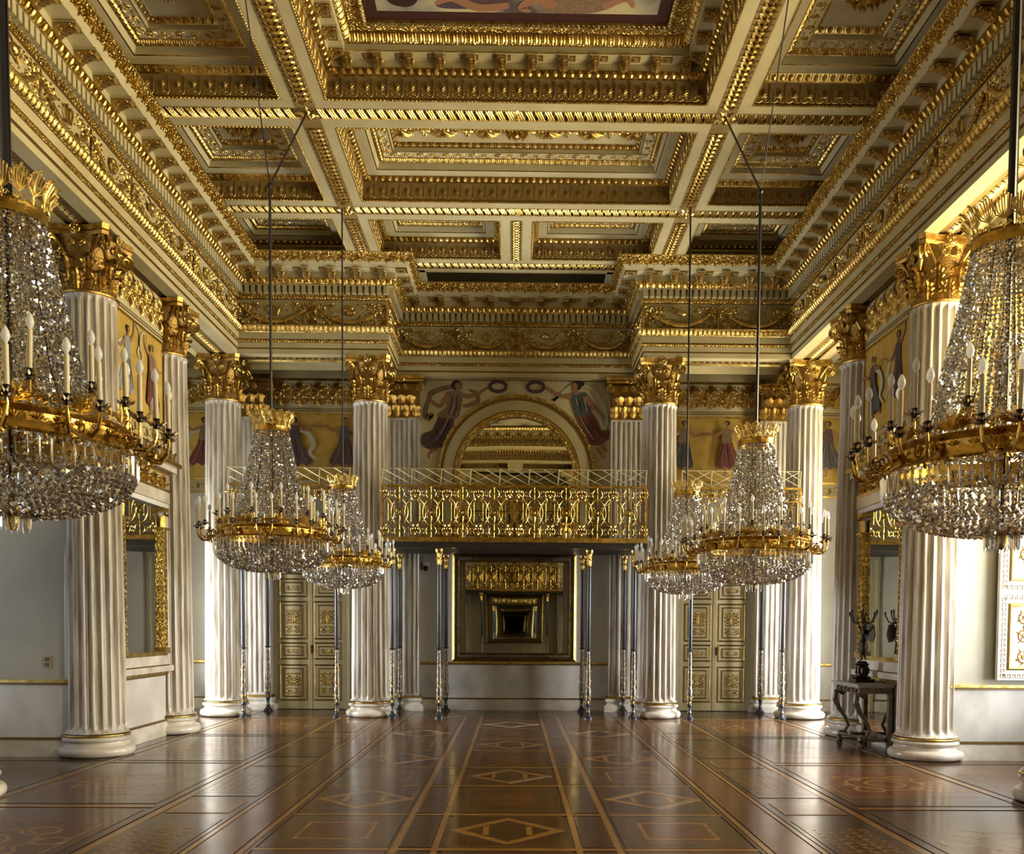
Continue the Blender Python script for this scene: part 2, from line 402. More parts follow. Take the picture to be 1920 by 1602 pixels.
def scroll_unit(mb, L, Hh, m='gold', flip=1, leaves=10, seed=0, r=.012):
    R = random.Random(seed)
    rad = Hh * .40; f = flip
    P = spiral2(0, 0, rad, 1.6, -PI * .5 * f, f, 22)
    stem = [(-L * .5, 0, -f * Hh * .2), (-L * .3, .004, -f * Hh * .42)]
    mb.tube(np.concatenate([np.array(stem), P]), np.concatenate([[r * .8, r], np.linspace(r * 1.25, r * .6, 22)]), m, 4, up=(0, 1, 0))
    for k in range(leaves):
        i = int(k * 20 / leaves); p = P[i]; a = math.atan2(p[2], p[0])
        petal(mb, p, a + R.uniform(-.5, .5) + .5 * f, Hh * R.uniform(.16, .26), Hh * .10, m, Hh * .05)
        petal(mb, p, a + PI + R.uniform(-.6, .6), Hh * R.uniform(.10, .15), Hh * .07, m, Hh * .04)
    for k in range(6): petal(mb, (0, .004, 0), k * PI / 3, Hh * .11, Hh * .07, m, Hh * .05)
    petal(mb, (-L * .5, 0, f * Hh * .1), f * .9, Hh * .38, Hh * .14, m, Hh * .06); petal(mb, (L * .45, 0, -f * Hh * .35), PI - f * 1.0, Hh * .3, Hh * .12, m, Hh * .06)
t = MB()
A = MB(); scroll_unit(A, .4, .2, flip=1, seed=1, r=.008); B = MB(); scroll_unit(B, .4, .2, flip=-1, seed=2, r=.008)
t.put(A.T(), tr(-.1, s=(.5, 1, .9))); t.put(B.T(), tr(.1, s=(.5, 1, .9))); T['arab'] = t.T()     # length .4 height .2
# main frieze unit: swag 1.15 long, .46 high
def swag_unit(kind):
    t = MB()
    n = 34
    for k in range(n):
        u = k / (n - 1); x = -.5 + u; z = .12 - .27 * (1 - (2 * u - 1) ** 2)
        rr = .022 + .022 * math.sin(PI * u)
        a = rng.uniform(0, 6)
        t.sphere((x, .02, z), (rr, rr * 1.1, rr), 'gold', 6, 4)
        petal(t, (x, .035, z), rng.uniform(0, 6.28), .06, .035, 'gold', .02); petal(t, (x, .01, z), rng.uniform(0, 6.28), .075, .04, 'gold', .02)
    for k in range(14):      # candelabrum foliage between swags
        z = -.2 + k * .028
        for sgn in (-1, 1): petal(t, (sgn * .575, .0, z), PI / 2 + sgn * (1.1 - k * .05), .07 + .05 * math.sin(k), .04, 'gold', .02)
    for k in range(120):
        x = rng.uniform(-.575, .575); z = rng.uniform(-.225, .215)
        if abs(x) < .12 and z > -.03: continue
        petal(t, (x, 0, z), rng.uniform(0, 6.28), rng.uniform(.035, .075), rng.uniform(.02, .035), 'gold', .018)
    for sgn in (-1, 1):
        t.tube([(sgn * .575, .01, -.2), (sgn * .575, .02, .2)], .012, 'gold', 5)
        t.tube(spiral2(sgn * .42, .13, .07, 1.4, PI if sgn < 0 else 0, sgn, 14), .011, 'gold', 4, up=(0, 1, 0))
        t.tube(spiral2(sgn * .36, -.15, .065, 1.4, PI if sgn > 0 else 0, sgn, 14), .010, 'gold', 4, up=(0, 1, 0))
        t.tube(spiral2(sgn * .22, -.19, .045, 1.2, PI if sgn > 0 else 0, -sgn, 12), .008, 'gold', 4, up=(0, 1, 0))
        for k in range(5): petal(t, (sgn * .30, 0, .16), k * 1.25, .075, .04, 'gold', .02); petal(t, (sgn * .46, 0, -.04), k * 1.25, .07, .035, 'gold', .02)
    return t
def ring3(cx, cz, R, r, n=14, y=.03, sx=1, sz=1):
    a = np.linspace(0, 2 * PI, n + 1); return np.stack([cx + sx * R * np.cos(a), np.full(n + 1, y), cz + sz * R * np.sin(a)], 1)
t = swag_unit(0); t.tube(ring3(0, .06, .075, .02), .02, 'gold', 6, up=(0, 1, 0)); t.sphere((0, .03, .06), (.04, .03, .04), 'gold', 8, 5)
for k in range(10): petal(t, (0, .05, .06), k * .628, .085, .03, 'gold', .02)
T['swag_rosette'] = t.T()
t = swag_unit(1); t.tube([(-.05, .03, -.02), (-.08, .04, .08), (-.04, .04, .15)], .013, 'gold', 5, up=(0, 1, 0)); t.tube([(.05, .03, -.02), (.08, .04, .08), (.04, .04, .15)], .013, 'gold', 5, up=(0, 1, 0))
for k in range(5): t.box(-.03 + k * .014, -.027 + k * .014, .03, .036, -.01, .13, 'gold')
t.tube([(-.09, .03, .13), (.09, .03, .13)], .01, 'gold', 5); t.tube([(-.06, .03, -.02), (.06, .03, -.02)], .016, 'gold', 5)
T['swag_lyre'] = t.T()
t = swag_unit(2); t.sphere((0, .05, .07), (.075, .05, .06), 'gold', 10, 6); t.tube([(.02, .06, .1), (.12, .05, .17)], .012, 'gold', 5); t.tube([(-.02, .05, .05), (-.14, .03, 0)], .015, 'gold', 5)
T['swag_lute'] = t.T()
# scroll frieze unit (.5 x .46): two mirrored scrolls with palmette, scalloped hanging edge
t = MB(); A = MB(); scroll_unit(A, .25, .26, flip=1, leaves=12, seed=3); B = MB(); scroll_unit(B, .25, .26, flip=-1, leaves=12, seed=4)
t.put(A.T(), tr(-.12, 0, .02)); t.put(B.T(), tr(-.12, 0, -.1, s=(1, 1, .8))); At = A.T(); t.put(At, tr(.12, 0, .02, s=(-1, 1, 1))); t.put(B.T(), tr(.12, 0, -.1, s=(-1, 1, .8)))
for k in range(9): petal(t, (0, .01, .06), PI / 2 + (k - 4) * .32, .16, .035, 'gold', .025)
for k in range(7): petal(t, (0, .01, -.12), -PI / 2 + (k - 3) * .4, .13, .04, 'gold', .025); petal(t, (.25, .01, -.02), -PI / 2 + (k - 3) * .5, .10, .04, 'gold', .025)
t.sphere((0, .02, .03), .03, 'gold', 6, 4)
for k in range(70):
    x = rng.uniform(-.25, .25); z = rng.uniform(-.20 + .06 * abs(math.cos(x * 12)), .19); petal(t, (x, 0, z), rng.uniform(0, 6.28), rng.uniform(.03, .065), rng.uniform(.015, .03), 'gold', .018)
T['scrollfrieze'] = t.T()
# modillion: y outward .24, width .14, hangs below z=0
def modillion_mb():
    t = MB()
    pr = [(0, 0), (.235, 0), (.24, -.02), (.225, -.055), (.19, -.05), (.16, -.035), (.11, -.055), (.075, -.09), (.05, -.125), (.02, -.135), (0, -.12)]
    n = len(pr)
    t.prism(pr, 'x', -.05, .05, 'palm')
    t.box(-.07, .07, 0, .25, 0, .018, 'cream')
    for sx in (-1, 1):
        t.tube(np.stack([np.full(10, sx * .052), .07 + .045 * np.cos(np.linspace(0, 8, 10)) * np.linspace(1, .2, 10), -.06 + .045 * np.sin(np.linspace(0, 8, 10)) * np.linspace(1, .2, 10)], 1), .010, 'palm', 4, up=(1, 0, 0))
        t.tube(np.stack([np.full(8, sx * .052), .19 + .025 * np.cos(np.linspace(0, 7, 8)) * np.linspace(1, .2, 8), -.03 + .025 * np.sin(np.linspace(0, 7, 8)) * np.linspace(1, .2, 8)], 1), .008, 'palm', 4, up=(1, 0, 0))
    for k in range(4):   # leaf under
        y = .05 + k * .045; z = -.13 + k * .022
        V = [(-.04, y, z + .01), (.04, y, z + .01), (0, y - .01, z - .018), (0, y + .05, z - .004)]
        t.add(V, [np.array([(0, 3, 2), (3, 1, 2), (0, 2, 1)])], 'palm')
    return t
MOD = modillion_mb().mesh('modillion')
PALM = (lambda t: t.mesh('palmette'))(MB().put(T['palmette'], np.eye(4)))

# ================================================================== ROOM GEOMETRY
XE, YE, YM, YC = 5.10, 17.0, 18.40, 7.75     # entablature faces
XI = 2.36                                    # where the end entablature steps back
YF = 2 * YC
far_path = [(XE, YF - YE), (XE, YE), (XI, YE), (XI, YM), (-XI, YM), (-XI, YE), (-XE, YE), (-XE, YF - YE)]
loop = [(XE, YF - YE), (XE, YE), (XI, YE), (XI, YM), (-XI, YM), (-XI, YE), (-XE, YE), (-XE, YF - YE), (-XI, YF - YE), (-XI, YF - YM), (XI, YF - YM), (XI, YF - YE)]
EDG = (0, 1, 2, 3, 4, 5, 6)   # edges that can be seen
prof = [(-.75, 6.60), (-.72, 6.68), (-.50, 6.68), (-.48, 6.71), (-.22, 6.71), (-.20, 6.68), (0, 6.68), (0, 6.765), (.012, 6.77), (.012, 6.788), (.02, 6.79), (.02, 6.88), (.035, 6.885), (.035, 6.935), (.045, 6.94), (.045, 7.055), (.06, 7.065),
        (.12, 7.15), (.13, 7.17), (0, 7.172), (0, 7.655), (.03, 7.665), (.05, 7.735), (.045, 7.745), (.045, 7.88), (.13, 7.885), (.13, 7.90), (.18, 7.985), (.18, 8.0), (.175, 8.10), (.40, 8.10), (.405, 8.105), (.45, 8.19), (.455, 8.195), (.54, 8.32), (.55, 8.335), (.05, 8.337)]
pm = ['cream', 'cream', 'gold', 'tan', 'gold', 'cream', 'cream', 'groove', 'groove', 'groove', 'cream', 'groove', 'leafgold', 'groove', 'cream', 'gold', 'leafgold', 'gold', 'cream', 'fgold',
      'groove', 'leafgold', 'gold', 'cream', 'cream', 'gold', 'leafgold', 'gold', 'cream', 'cream', 'gold', 'cream', 'gold', 'leafgold', 'gold', 'cream']
ent = MB(); sweep(ent, loop, prof, pm, closed=True)
ent = ent.obj('trim_1', kind='structure', label='gilded cream entablature running round the hall above the columns')
def stuffobj(name, tpls, parent, **kw):
    mb = MB()
    for tp, ms in tpls: mb.put(T[tp], ms)
    return mb.obj(name, parent, kind='stuff', **kw)
stuffobj('egg_moulding', [('egg', along(loop, True, .150, 7.94, .115, EDG, tilt=-.6, sz=1.25))], ent)
stuffobj('bead_moulding', [('bead', along(loop, True, .045, 7.70, .055, EDG)), ('bead', along(loop, True, .037, 6.91, .05, EDG, sz=.9))], ent)
stuffobj('dentil_row', [('dentil', along(loop, True, .045, 7.812, .112, EDG))], ent)
def sc44(ms, s):
    o = np.array(ms); o[:, :3, 2] *= s; return o
stuffobj('leaf_moulding', [('leafband', along(loop, True, .10, 7.11, .085, EDG, tilt=-.6, sz=.8)), ('leafrand', along(loop, True, .495, 8.255, .3, EDG, tilt=-.6, sz=1.25)), ('leafrand', along(loop, True, .09, 7.11, .3, EDG, tilt=-.6, sz=.7)),
                            ('leafband', along(loop, True, -.35, 6.705, .12, EDG, tilt=-PI / 2))], ent)
swm = along(loop, True, .004, 7.40, 1.15, EDG)
for k, tp in enumerate(('swag_rosette', 'swag_lyre', 'swag_lute')):
    sel = swm[k::3]; me = MB().put(T[tp], np.eye(4)).mesh('swag_relief')
    for A_ in sel: inst(me, 'swag_relief', ent, A_)
mods = along(loop, True, .18, 8.082, .465, EDG)
for A_ in mods: inst(MOD, 'modillion', ent, A_)
# coffer panels between modillions
t = MB(); t.box(-.10, .10, -.09, .09, 0, .012, 'cream'); t.box(-.075, .075, -.065, .065, -.006, .0, 'tan')
for k in range(6): petal(t, (0, 0, 0), k * PI / 3, .05, .03, 'gold', .0)
RP = MB(); RP.box(-.11, .11, -.095, .095, -.012, 0, 'gold'); RP.box(-.09, .09, -.075, .075, -.018, -.012, 'tan')
for k in range(6): RP.sphere((.035 * math.cos(k * PI / 3), .035 * math.sin(k * PI / 3), -.022), (.02, .02, .01), 'gold', 5, 3)
RPT = RP.T()
pan = MB(); pan.put(RPT, along(loop, True, .305, 8.10, .465, EDG, phase=0.98)); pan.obj('soffit_panels', ent, kind='stuff')

# ------------------------------------------------------------------ ceiling
ZB = 8.33
ceil = MB()
LB = (2.44, 2.96)                 # long beams |x|
CB = [(11.87, 12.45), (14.60, 15.18), (16.80, 17.36)]   # cross beams (far half)
def mirY(r): return (YF - r[1], YF - r[0])
XS = 5.0
def slab(x0, x1, y0, y1): ceil.box(x0, x1, y0, y1, ZB, ZB + .05, 'cream')
ceil.box(-6.2, 6.2, YF - 19.4, 19.4, 9.15, 9.25, 'cream')
for s in (-1, 1):
    a, b = sorted((s * LB[0], s * LB[1])); slab(a, b, YF - 17.95, 17.95)
allcb = CB + [mirY(c) for c in CB] 
SIDEB = [(8.72, 9.28), mirY((8.72, 9.28))]
for y0, y1 in allcb:
    slab(-LB[0], LB[0], y0, y1)
    if y0 < 16 and y0 > -1: 
        for s in (-1, 1): slab(*sorted((s * LB[1], s * XS)), y0, y1)
for y0, y1 in SIDEB:
    for s in (-1, 1): slab(*sorted((s * LB[1], s * XS)), y0, y1)
for y0, y1 in ((15.18, 16.80), mirY((15.18, 16.80))): slab(-.24, .24, y0, y1)
for s in (-1, 1): slab(*sorted((s * 1.7, s * 2.5)), 17.3, 17.95)
ceil = ceil.obj('ceiling', kind='structure', label='deep cream and gilded coffered ceiling')
# beam ornament
bm = MB()
def flat_rows(x0, y0, x1, y1, tp, step, z=ZB, sz=1.):
    """ornaments on a soffit: x along, template y -> down"""
    d = np.array([x1 - x0, y1 - y0, 0]); L = np.linalg.norm(d); d /= L; k = int(round(L / step)); c = np.cross([0, 0, -1.], d)
    return tp, np.array([basis([x0 + d[0] * L * (j + .5) / k, y0 + d[1] * L * (j + .5) / k, z], d * (L / k / step), np.array([0, 0, -1.]) * sz, c * sz) for j in range(k)])
groups = []
for s in (-1, 1):
    for (a, b) in ((7.75, 11.87), (12.5, 14.6), (15.2, 16.6)):
        groups.append(flat_rows(s * 2.70, a, s * 2.70, b, 'guilloche', .105, sz=1.35))
for k, (y0, y1) in enumerate(CB):
    yc = (y0 + y1) / 2 - .02
    for a, b in ([(-2.55, 0), (0, 2.55)] + ([(-4.6, -2.85), (2.85, 4.6)] if k < 2 else [])):
        groups.append(flat_rows(a, yc, b, yc, 'braid', .125, sz=1.25))
groups.append(flat_rows(0, 15.2, 0, 16.75, 'guilloche', .105))
for s in (-1, 1): groups.append(flat_rows(s * 2.85, 9.0, s * 4.6, 9.0, 'braid', .12))
for tp, ms in groups: bm.put(T[tp], ms)
# gilded bed strips under the ornament
for s in (-1, 1):
    bm.box(s * 2.70 - .13, s * 2.70 + .13, 7.75, 16.6, ZB - .004, ZB + .01, 'tan')
for y0, y1 in CB[:2]: bm.box(-4.6, 4.6, (y0 + y1) / 2 - .14, (y0 + y1) / 2 + .10, ZB - .003, ZB + .01, 'tan')
bm.box(-1.9, 1.9, 16.94, 17.18, ZB - .003, ZB + .01, 'tan'); bm.box(-.1, .1, 15.2, 16.8, ZB - .004, ZB + .01, 'tan')
bm.obj('beam_braiding', ceil, kind='stuff')
t = MB()
for k in range(12): petal(t, (0, 0, 0), k * PI / 6, .17, .075, 'gold', .03)
for k in range(8): petal(t, (0, .02, 0), k * PI / 4 + .2, .10, .06, 'gold', .04)
t.sphere((0, .04, 0), .04, 'gold', 8, 5); T['boss'] = t.T()
BOSS = MB().put(T['boss'], np.eye(4)).mesh('beam_boss')
for y in (9.0, 12.13, 14.87):
    for s in (-1, 1): inst(BOSS, 'beam_boss', ceil, basis((s * 2.70, y, ZB - .005), (1, 0, 0), (0, 0, -1), (0, 1, 0)))
for p in ((0, 12.13), (0, 14.87), (0, 17.07)): inst(BOSS, 'beam_boss', ceil, basis((p[0], p[1], ZB - .005), (.8, 0, 0), (0, 0, -.8), (0, .8, 0)))
# rosette for coffers
t = MB()
for ring, (n, L, W, h, off) in enumerate(((12, .36, .13, .05, 0), (10, .27, .11, .09, .3), (8, .17, .09, .12, .1))):
    for k in range(n):
        a = k * 2 * PI / n + off; petal(t, (0, ring * .02, 0), a, L, W, 'gold', h)
        petal(t, (.15 * math.cos(a), ring * .02, .15 * math.sin(a)), a + .5, L * .5, W * .5, 'gold', h); petal(t, (.15 * math.cos(a), ring * .02, .15 * math.sin(a)), a - .5, L * .5, W * .5, 'gold', h)
t.sphere((0, .1, 0), .06, 'gold', 8, 6); T['rosette'] = t.T()
ROS = MB().put(T['rosette'], np.eye(4)).mesh('rosette')
pB = [(.0, ZB), (.035, ZB + .005), (.04, ZB + .04), (.06, 8.60), (.07, 8.615), (.15, 8.668), (.15, 8.675), (.30, 8.677), (.315, 8.685), (.345, 8.765), (.355, 8.77), (.41, 8.805), (.425, 8.81), (.575, 8.812), (.59, 8.815), (.60, 8.865), (.655, 8.92), (.67, 8.925)]
mB = ['cream', 'groove', 'tan', 'gold', 'gold', 'cream', 'cream', 'gold', 'cream', 'gold', 'leafgold', 'gold', 'fgold', 'gold', 'cream', 'gold', 'cream']
pA = [(.0, ZB), (.035, ZB + .005), (.04, ZB + .04), (.055, 8.61), (.06, 8.625), (.13, 8.68), (.13, 8.69), (.135, 8.76), (.31, 8.765), (.31, 8.78), (.32, 8.845), (.33, 8.85), (.38, 8.92), (.42, 8.94), (.565, 8.945), (.575, 8.90), (.605, 8.885), (.635, 8.905), (.64, 8.93), (.79, 8.935)]
mA = ['cream', 'groove', 'tan', 'gold', 'gold', 'cream', 'cream', 'cream', 'gold', 'cream', 'gold', 'leafgold', 'gold', 'leafgold', 'gold', 'leafgold', 'leafgold', 'gold', 'maroon']
cofcache = {}
def coffer(x0, x1, y0, y1, kind='B', detail=True):
    wx, wy = x1 - x0, y1 - y0; cx, cy = (x0 + x1) / 2, (y0 + y1) / 2
    key = (round(wx, 2), round(wy, 2), kind, detail)
    if key not in cofcache:
        # counter-clockwise => left is inside
        P = [(-wx / 2, -wy / 2), (wx / 2, -wy / 2), (wx / 2, wy / 2), (-wx / 2, wy / 2)]
        mb = MB(); pr, mm = (pA, mA) if kind == 'A' else (pB, mB)
        mb2 = sweep(mb, P, pr, mm, closed=True)
        i = pr[-1][0]; z = pr[-1][1]
        mb.add([(-wx / 2 + i, -wy / 2 + i, z), (wx / 2 - i, -wy / 2 + i, z), (wx / 2 - i, wy / 2 - i, z), (-wx / 2 + i, wy / 2 - i, z)], [np.array([[3, 2, 1, 0]])], 'sky_paint' if kind == 'A' else 'fgold')
        root = mb.obj('coffer', ceil)
        E = (0, 1, 2, 3)
        eg = MB(); eg.put(T['egg'], along(P, True, .11, 8.643, .105, E, tilt=-.6, sz=.95))
        if kind == 'B':
            eg.put(T['egg'], along(P, True, .63, 8.895, .105, E, tilt=-.6, sz=.75))
            eg.put(T['leafband'], along(P, True, .385, 8.79, .09, E, tilt=-.9, sz=.7))
            eg.put(T['arab'], sc44(along(P, True, .495, 8.81, .4, E, tilt=-PI / 2), .8))
            if wx > 3:
                for sx in (-1, 1):
                    for q in range(3): eg.put(T['scrollfrieze'], basis((sx * (.45 + q * .62), 0, 8.92), (1.35 * sx, 0, 0), (0, 0, -1.6), (0, 1.35, 0)))
        else:
            eg.put(T['leafband'], along(P, True, .37, 8.895, .10, E, tilt=-.7, sz=.8))
            eg.put(T['arab'], sc44(along(P, True, .495, 8.942, .4, E, tilt=-PI / 2), .75))
            eg.put(T['braid'], along(P, True, .605, 8.90, .06, E, tilt=-PI / 2, sz=.4))
        eg.put(T['bead'], along(P, True, .035, ZB + .002, .05, E, sz=.7)); eg.obj('coffer_moulding', root, kind='stuff')
        for A_ in along(P, True, .048, 8.475, .195, E, sz=1.0, tilt=-.06): inst(PALM, 'palmette', root, A_)
        if kind == 'A':
            for A_ in along(P, True, .132, 8.755, .40, E, sz=.75): inst(MOD, 'modillion', root, A_)
            eg = MB(); eg.put(RPT, along(P, True, .225, 8.766, .40, E, phase=.98, sz=.6)); eg.obj('soffit_panels', root, kind='stuff')
        else:
            if wx < 3: inst(ROS, 'rosette', root, basis((0, 0, 8.925), (min(1, wx / 2.2), 0, 0), (0, 0, -1), (0, min(1, (wy - 1.2) / 1.0), 0)))
            else: inst(ROS, 'rosette', root, basis((0, 0, 8.925), (.7, 0, 0), (0, 0, -1), (0, .7, 0)))
        cofcache[key] = root
        root.location = (cx, cy, 0); return root
    c = copy_tree(cofcache[key], ceil); c.location = (cx, cy, 0); return c
coffer(-2.44, 2.44, YF - 11.87, 11.87, 'A').name = 'painted_coffer'
coffer(-2.44, 2.44, 12.45, 14.60)
coffer(-2.44, 2.44, *mirY((12.45, 14.60)))
for s in (-1, 1):
    for r in ((15.18, 16.80), mirY((15.18, 16.80))): coffer(*sorted((s * .24, s * 2.44)), *r)
    xr = sorted((s * 2.96, s * XS))
    for r in ((12.45, 14.60), (9.28, 11.87), (15.18, 17.0)): coffer(*xr, *r); coffer(*xr, *mirY(r))
    coffer(*xr, 6.78, 8.72)
# recess above the middle cornice
rc = MB(); rc.box(-1.8, 1.8, 17.36, 17.40, ZB, ZB + .35, 'tan'); rc.box(-1.8, 1.8, 17.36, 17.95, ZB + .33, ZB + .36, 'cream')
rc.put(T['egg'], along([(1.8, 17.40), (-1.8, 17.40)], False, -.02, ZB + .27, .105)); rc.obj('recess', ceil)
# painting figures in the sky of the painted coffer (flat paint on the ceiling)
def blob(pts, n=6):
    P = np.array(pts, float); k = len(P); out = []
    for i in range(k):
        p0, p1, p2, p3 = P[i - 1], P[i], P[(i + 1) % k], P[(i + 2) % k]
        for t_ in np.arange(n) / n:
            out.append(.5 * ((2 * p1) + (-p0 + p2) * t_ + (2 * p0 - 5 * p1 + 4 * p2 - p3) * t_ ** 2 + (-p0 + 3 * p1 - 3 * p2 + p3) * t_ ** 3))
    return np.array(out)
def ribbon(pts, wd):
    P = np.array(pts, float); k = len(P); s_ = np.linspace(0, k - 1, (k - 1) * 6 + 1)
    out = []
    for q in s_:
        i = min(int(q), k - 2); t_ = q - i
        p0 = P[max(i - 1, 0)]; p1 = P[i]; p2 = P[i + 1]; p3 = P[min(i + 2, k - 1)]
        out.append(.5 * ((2 * p1) + (-p0 + p2) * t_ + (2 * p0 - 5 * p1 + 4 * p2 - p3) * t_ ** 2 + (-p0 + 3 * p1 - 3 * p2 + p3) * t_ ** 3))
    Q = np.array(out); W = np.interp(s_, range(k), wd) if not np.isscalar(wd) else np.full(len(Q), wd)
    d = np.gradient(Q, axis=0); d /= np.linalg.norm(d, axis=1)[:, None] + 1e-9; nn = np.stack([-d[:, 1], d[:, 0]], 1)
    return Q + nn * W[:, None] / 2, Q - nn * W[:, None] / 2
class Paint:
    """flat painted shapes; mapping f(u,v,layer)->xyz"""
    def __init__(s, f): s.f = f; s.mb = MB(); s.k = 0
    def blob(s, pts, m):
        P = blob(pts); s.k += 1; V = np.array([s.f(u, v, s.k * .0012) for u, v in P]); s.mb.add(V, [np.arange(len(V))[None]], m)
    def rib(s, pts, wd, m):
        a, b = ribbon(pts, wd); s.k += 1; n = len(a)
        V = np.array([s.f(u, v, s.k * .0012) for u, v in np.concatenate([a, b])]); i = np.arange(n - 1)
        s.mb.add(V, [np.stack([i, i + 1, i + 1 + n, i + n], 1)], m)
    def dot(s, c, r, m, sx=1.): 
        s.blob([(c[0] + sx * r * math.cos(a), c[1] + r * math.sin(a)) for a in np.arange(6) * PI / 3], m)
pt = Paint(lambda u, v, k: (u, v, 8.934 - k))
pt.blob([(-.95, 10.98), (-.55, 11.02), (-.1, 10.9), (.1, 10.6), (-.2, 10.2), (-.6, 10.4), (-.75, 10.7)], 'robe_a')
pt.rib([(-.1, 10.95), (-.45, 11.0), (-.75, 10.85), (-.95, 10.95)], [.1, .13, .11, .04], 'skin')
pt.blob([(.3, 11.02), (.9, 11.05), (1.2, 10.8), (1.1, 10.3), (.6, 10.2), (.25, 10.6)], 'robe_b')
pt.rib([(.45, 10.95), (.2, 10.85), (.05, 10.98), (.15, 11.05)], [.12, .12, .1, .04], 'skin')
pt.rib([(1.0, 10.95), (1.25, 10.8), (1.35, 10.95)], [.12, .1, .04], 'skin'); pt.dot((1.28, 10.72), .09, 'hair'); pt.dot((1.24, 10.8), .06, 'skin')
pt.blob([(-1.5, 10.9), (-1.2, 10.95), (-1.1, 10.5), (-1.4, 10.0), (-1.6, 10.3)], 'hair')
pt.blob([(-.4, 9.8), (.4, 9.9), (.5, 9.2), (0, 8.8), (-.5, 9.2)], 'robe_c'); pt.blob([(-1.3, 9.5), (-.8, 9.6), (-.7, 8.9), (-1.2, 8.7)], 'robe_d')
pt.mb.obj('ceiling_painting', [c for c in ceil.children if c.name.startswith('painted_coffer')][0], loc=(0, -YC, 0))
fc = bpy.data.curves.new('border_lettering', 'FONT'); fc.body = 'TEMPO'; fc.size = .15; fc.extrude = .001
fo = bpy.data.objects.new('border_lettering', fc); C.objects.link(fo); fo.parent = [c for c in ceil.children if c.name.startswith('painted_coffer')][0]
fo.matrix_basis = Matrix(((0, -1, 0, -1.765), (-1, 0, 0, 3.30), (0, 0, -1, 8.928), (0, 0, 0, 1))); fc.materials.append(M['gold'])

# ------------------------------------------------------------------ floor
FX = 7.2
fl = MB(); fl.box(-FX, FX, -4.0, 18.9, -.06, -.004, 'wd_dark')
fl = fl.obj('floor', kind='structure', label='polished inlaid wooden parquet floor with lozenge panels')
PC = {}
def piece(name, poly, m, x, y, z=0.0):
    key = (name, tuple(map(tuple, np.round(poly, 4))), m)
    if key not in PC:
        mb = MB(); mb.prism(poly, 'z', -.004, 0, m); PC[key] = mb.mesh(name, 0)
    o = bpy.data.objects.new(name, PC[key]); C.objects.link(o); o.parent = fl; o.location = (x, y, z); return o
def rect(x0, x1, y0, y1): return [(x0, y0), (x1, y0), (x1, y1), (x0, y1)]
def merge_piece(name, items, x, y, z=0.):
    key = (name, len(items), str([(np.round(p, 3).tolist(), m) for p, m in items]))
    if key not in PC:
        mb = MB()
        for p, m in items: mb.prism(p, 'z', -.004, 0, m)
        PC[key] = mb.mesh(name, 0)
    o = bpy.data.objects.new(name, PC[key]); C.objects.link(o); o.parent = fl; o.location = (x, y, z); return o
def lozenge(cx, cy, hw, hh, w_=.075):
    k = hh / hw; iw, ih = hw - w_ * 1.6, hh - w_ * 1.25
    q = [((hw, 0), (0, hh), (0, ih), (iw, 0)), ((0, hh), (-hw, 0), (-iw, 0), (0, ih)), ((-hw, 0), (0, -hh), (0, -ih), (-iw, 0)), ((0, -hh), (hw, 0), (iw, 0), (0, -ih))]
    for p in q: piece('lozenge_strip', p, 'wd_light', cx, cy, .0016)
    piece('lozenge_core', [(iw * .98, 0), (0, ih * .98), (-iw * .98, 0), (0, -ih * .98)], 'wd_dark', cx, cy, .001)
    for s in (-1, 1): piece('lozenge_bar', rect(-.025, .025, -.16 * hh / .5, .16 * hh / .5), 'wd_light', cx + s * (iw - .19 * hw / .5), cy, .0022)
PY = 2.795; X0 = -.045
for k in range(-3, 5):
    yd = 7.56 + PY * k; yr = yd + PY / 2
    if yd > 19 or yd < -2: continue
    hd = .52; hr = .705
    # centre strip
    piece('parquet_panel', rect(-.49, .49, -.60, .60), 'wd_mid', X0, yd, 0); piece('parquet_panel', rect(-.43, .43, -.53, .53), 'wd_dark', X0, yd, .0006)
    lozenge(X0, yd, .485, .50)
    if yr < 18.2:
        piece('parquet_panel', rect(-.49, .49, -.70, .70), 'wd_dark', X0, yr, 0); piece('parquet_panel', rect(-.44, .44, -.62, .62), 'wd_mid', X0, yr, .0006)
        piece('parquet_panel', rect(-.38, .38, -.50, .50), 'wd_dark', X0, yr, .0012); piece('parquet_panel', rect(-.24, .24, -.32, .32), 'wd_red', X0, yr, .0018)
        piece('parquet_strip', rect(-.14, .14, -.17, .17), 'wd_mid', X0, yr, .0024)
    for yy in (yd - .65, yd + .65):
        if yy < 18.5: piece('parquet_strip', rect(-1.94, 1.94, -.035, .035), 'wd_light', X0, yy, .0010); piece('parquet_strip', rect(-1.94, 1.94, -.05, -.035), 'wd_dark', X0, yy, .0010)
    for s in (-1, 1):
        xc = X0 + s * .715
        for yy, h_ in ((yd, .58), (yr, .68)):
            if yy > 18.2: continue
            piece('parquet_block', rect(-.125, .125, -h_, h_), 'wd_green', xc, yy, .0004)
            for q in (-1, 1): piece('parquet_block', rect(-.10, .10, -h_ / 2 + .04, h_ / 2 - .03), 'wd_dark', xc, yy + q * h_ / 2, .0012)
        # side panels
        xc = X0 + s * 1.42
        if yr < 18.2:
            piece('parquet_panel', rect(-.50, .50, -.70, .70), 'wd_mid', xc, yr, 0); piece('parquet_panel', rect(-.45, .45, -.60, .60), 'wd_dark', xc, yr, .0006)
            lozenge(xc, yr, .49, .50)
        piece('parquet_panel', rect(-.50, .50, -.60, .60), 'wd_green', xc, yd, 0); piece('parquet_panel', rect(-.42, .42, -.50, .50), 'wd_mid', xc, yd, .0006)
        piece('parquet_panel', rect(-.30, .30, -.32, .32), 'wd_light', xc, yd, .0012); piece('parquet_panel', rect(-.27, .27, -.28, .28), 'wd_red', xc, yd, .0018)
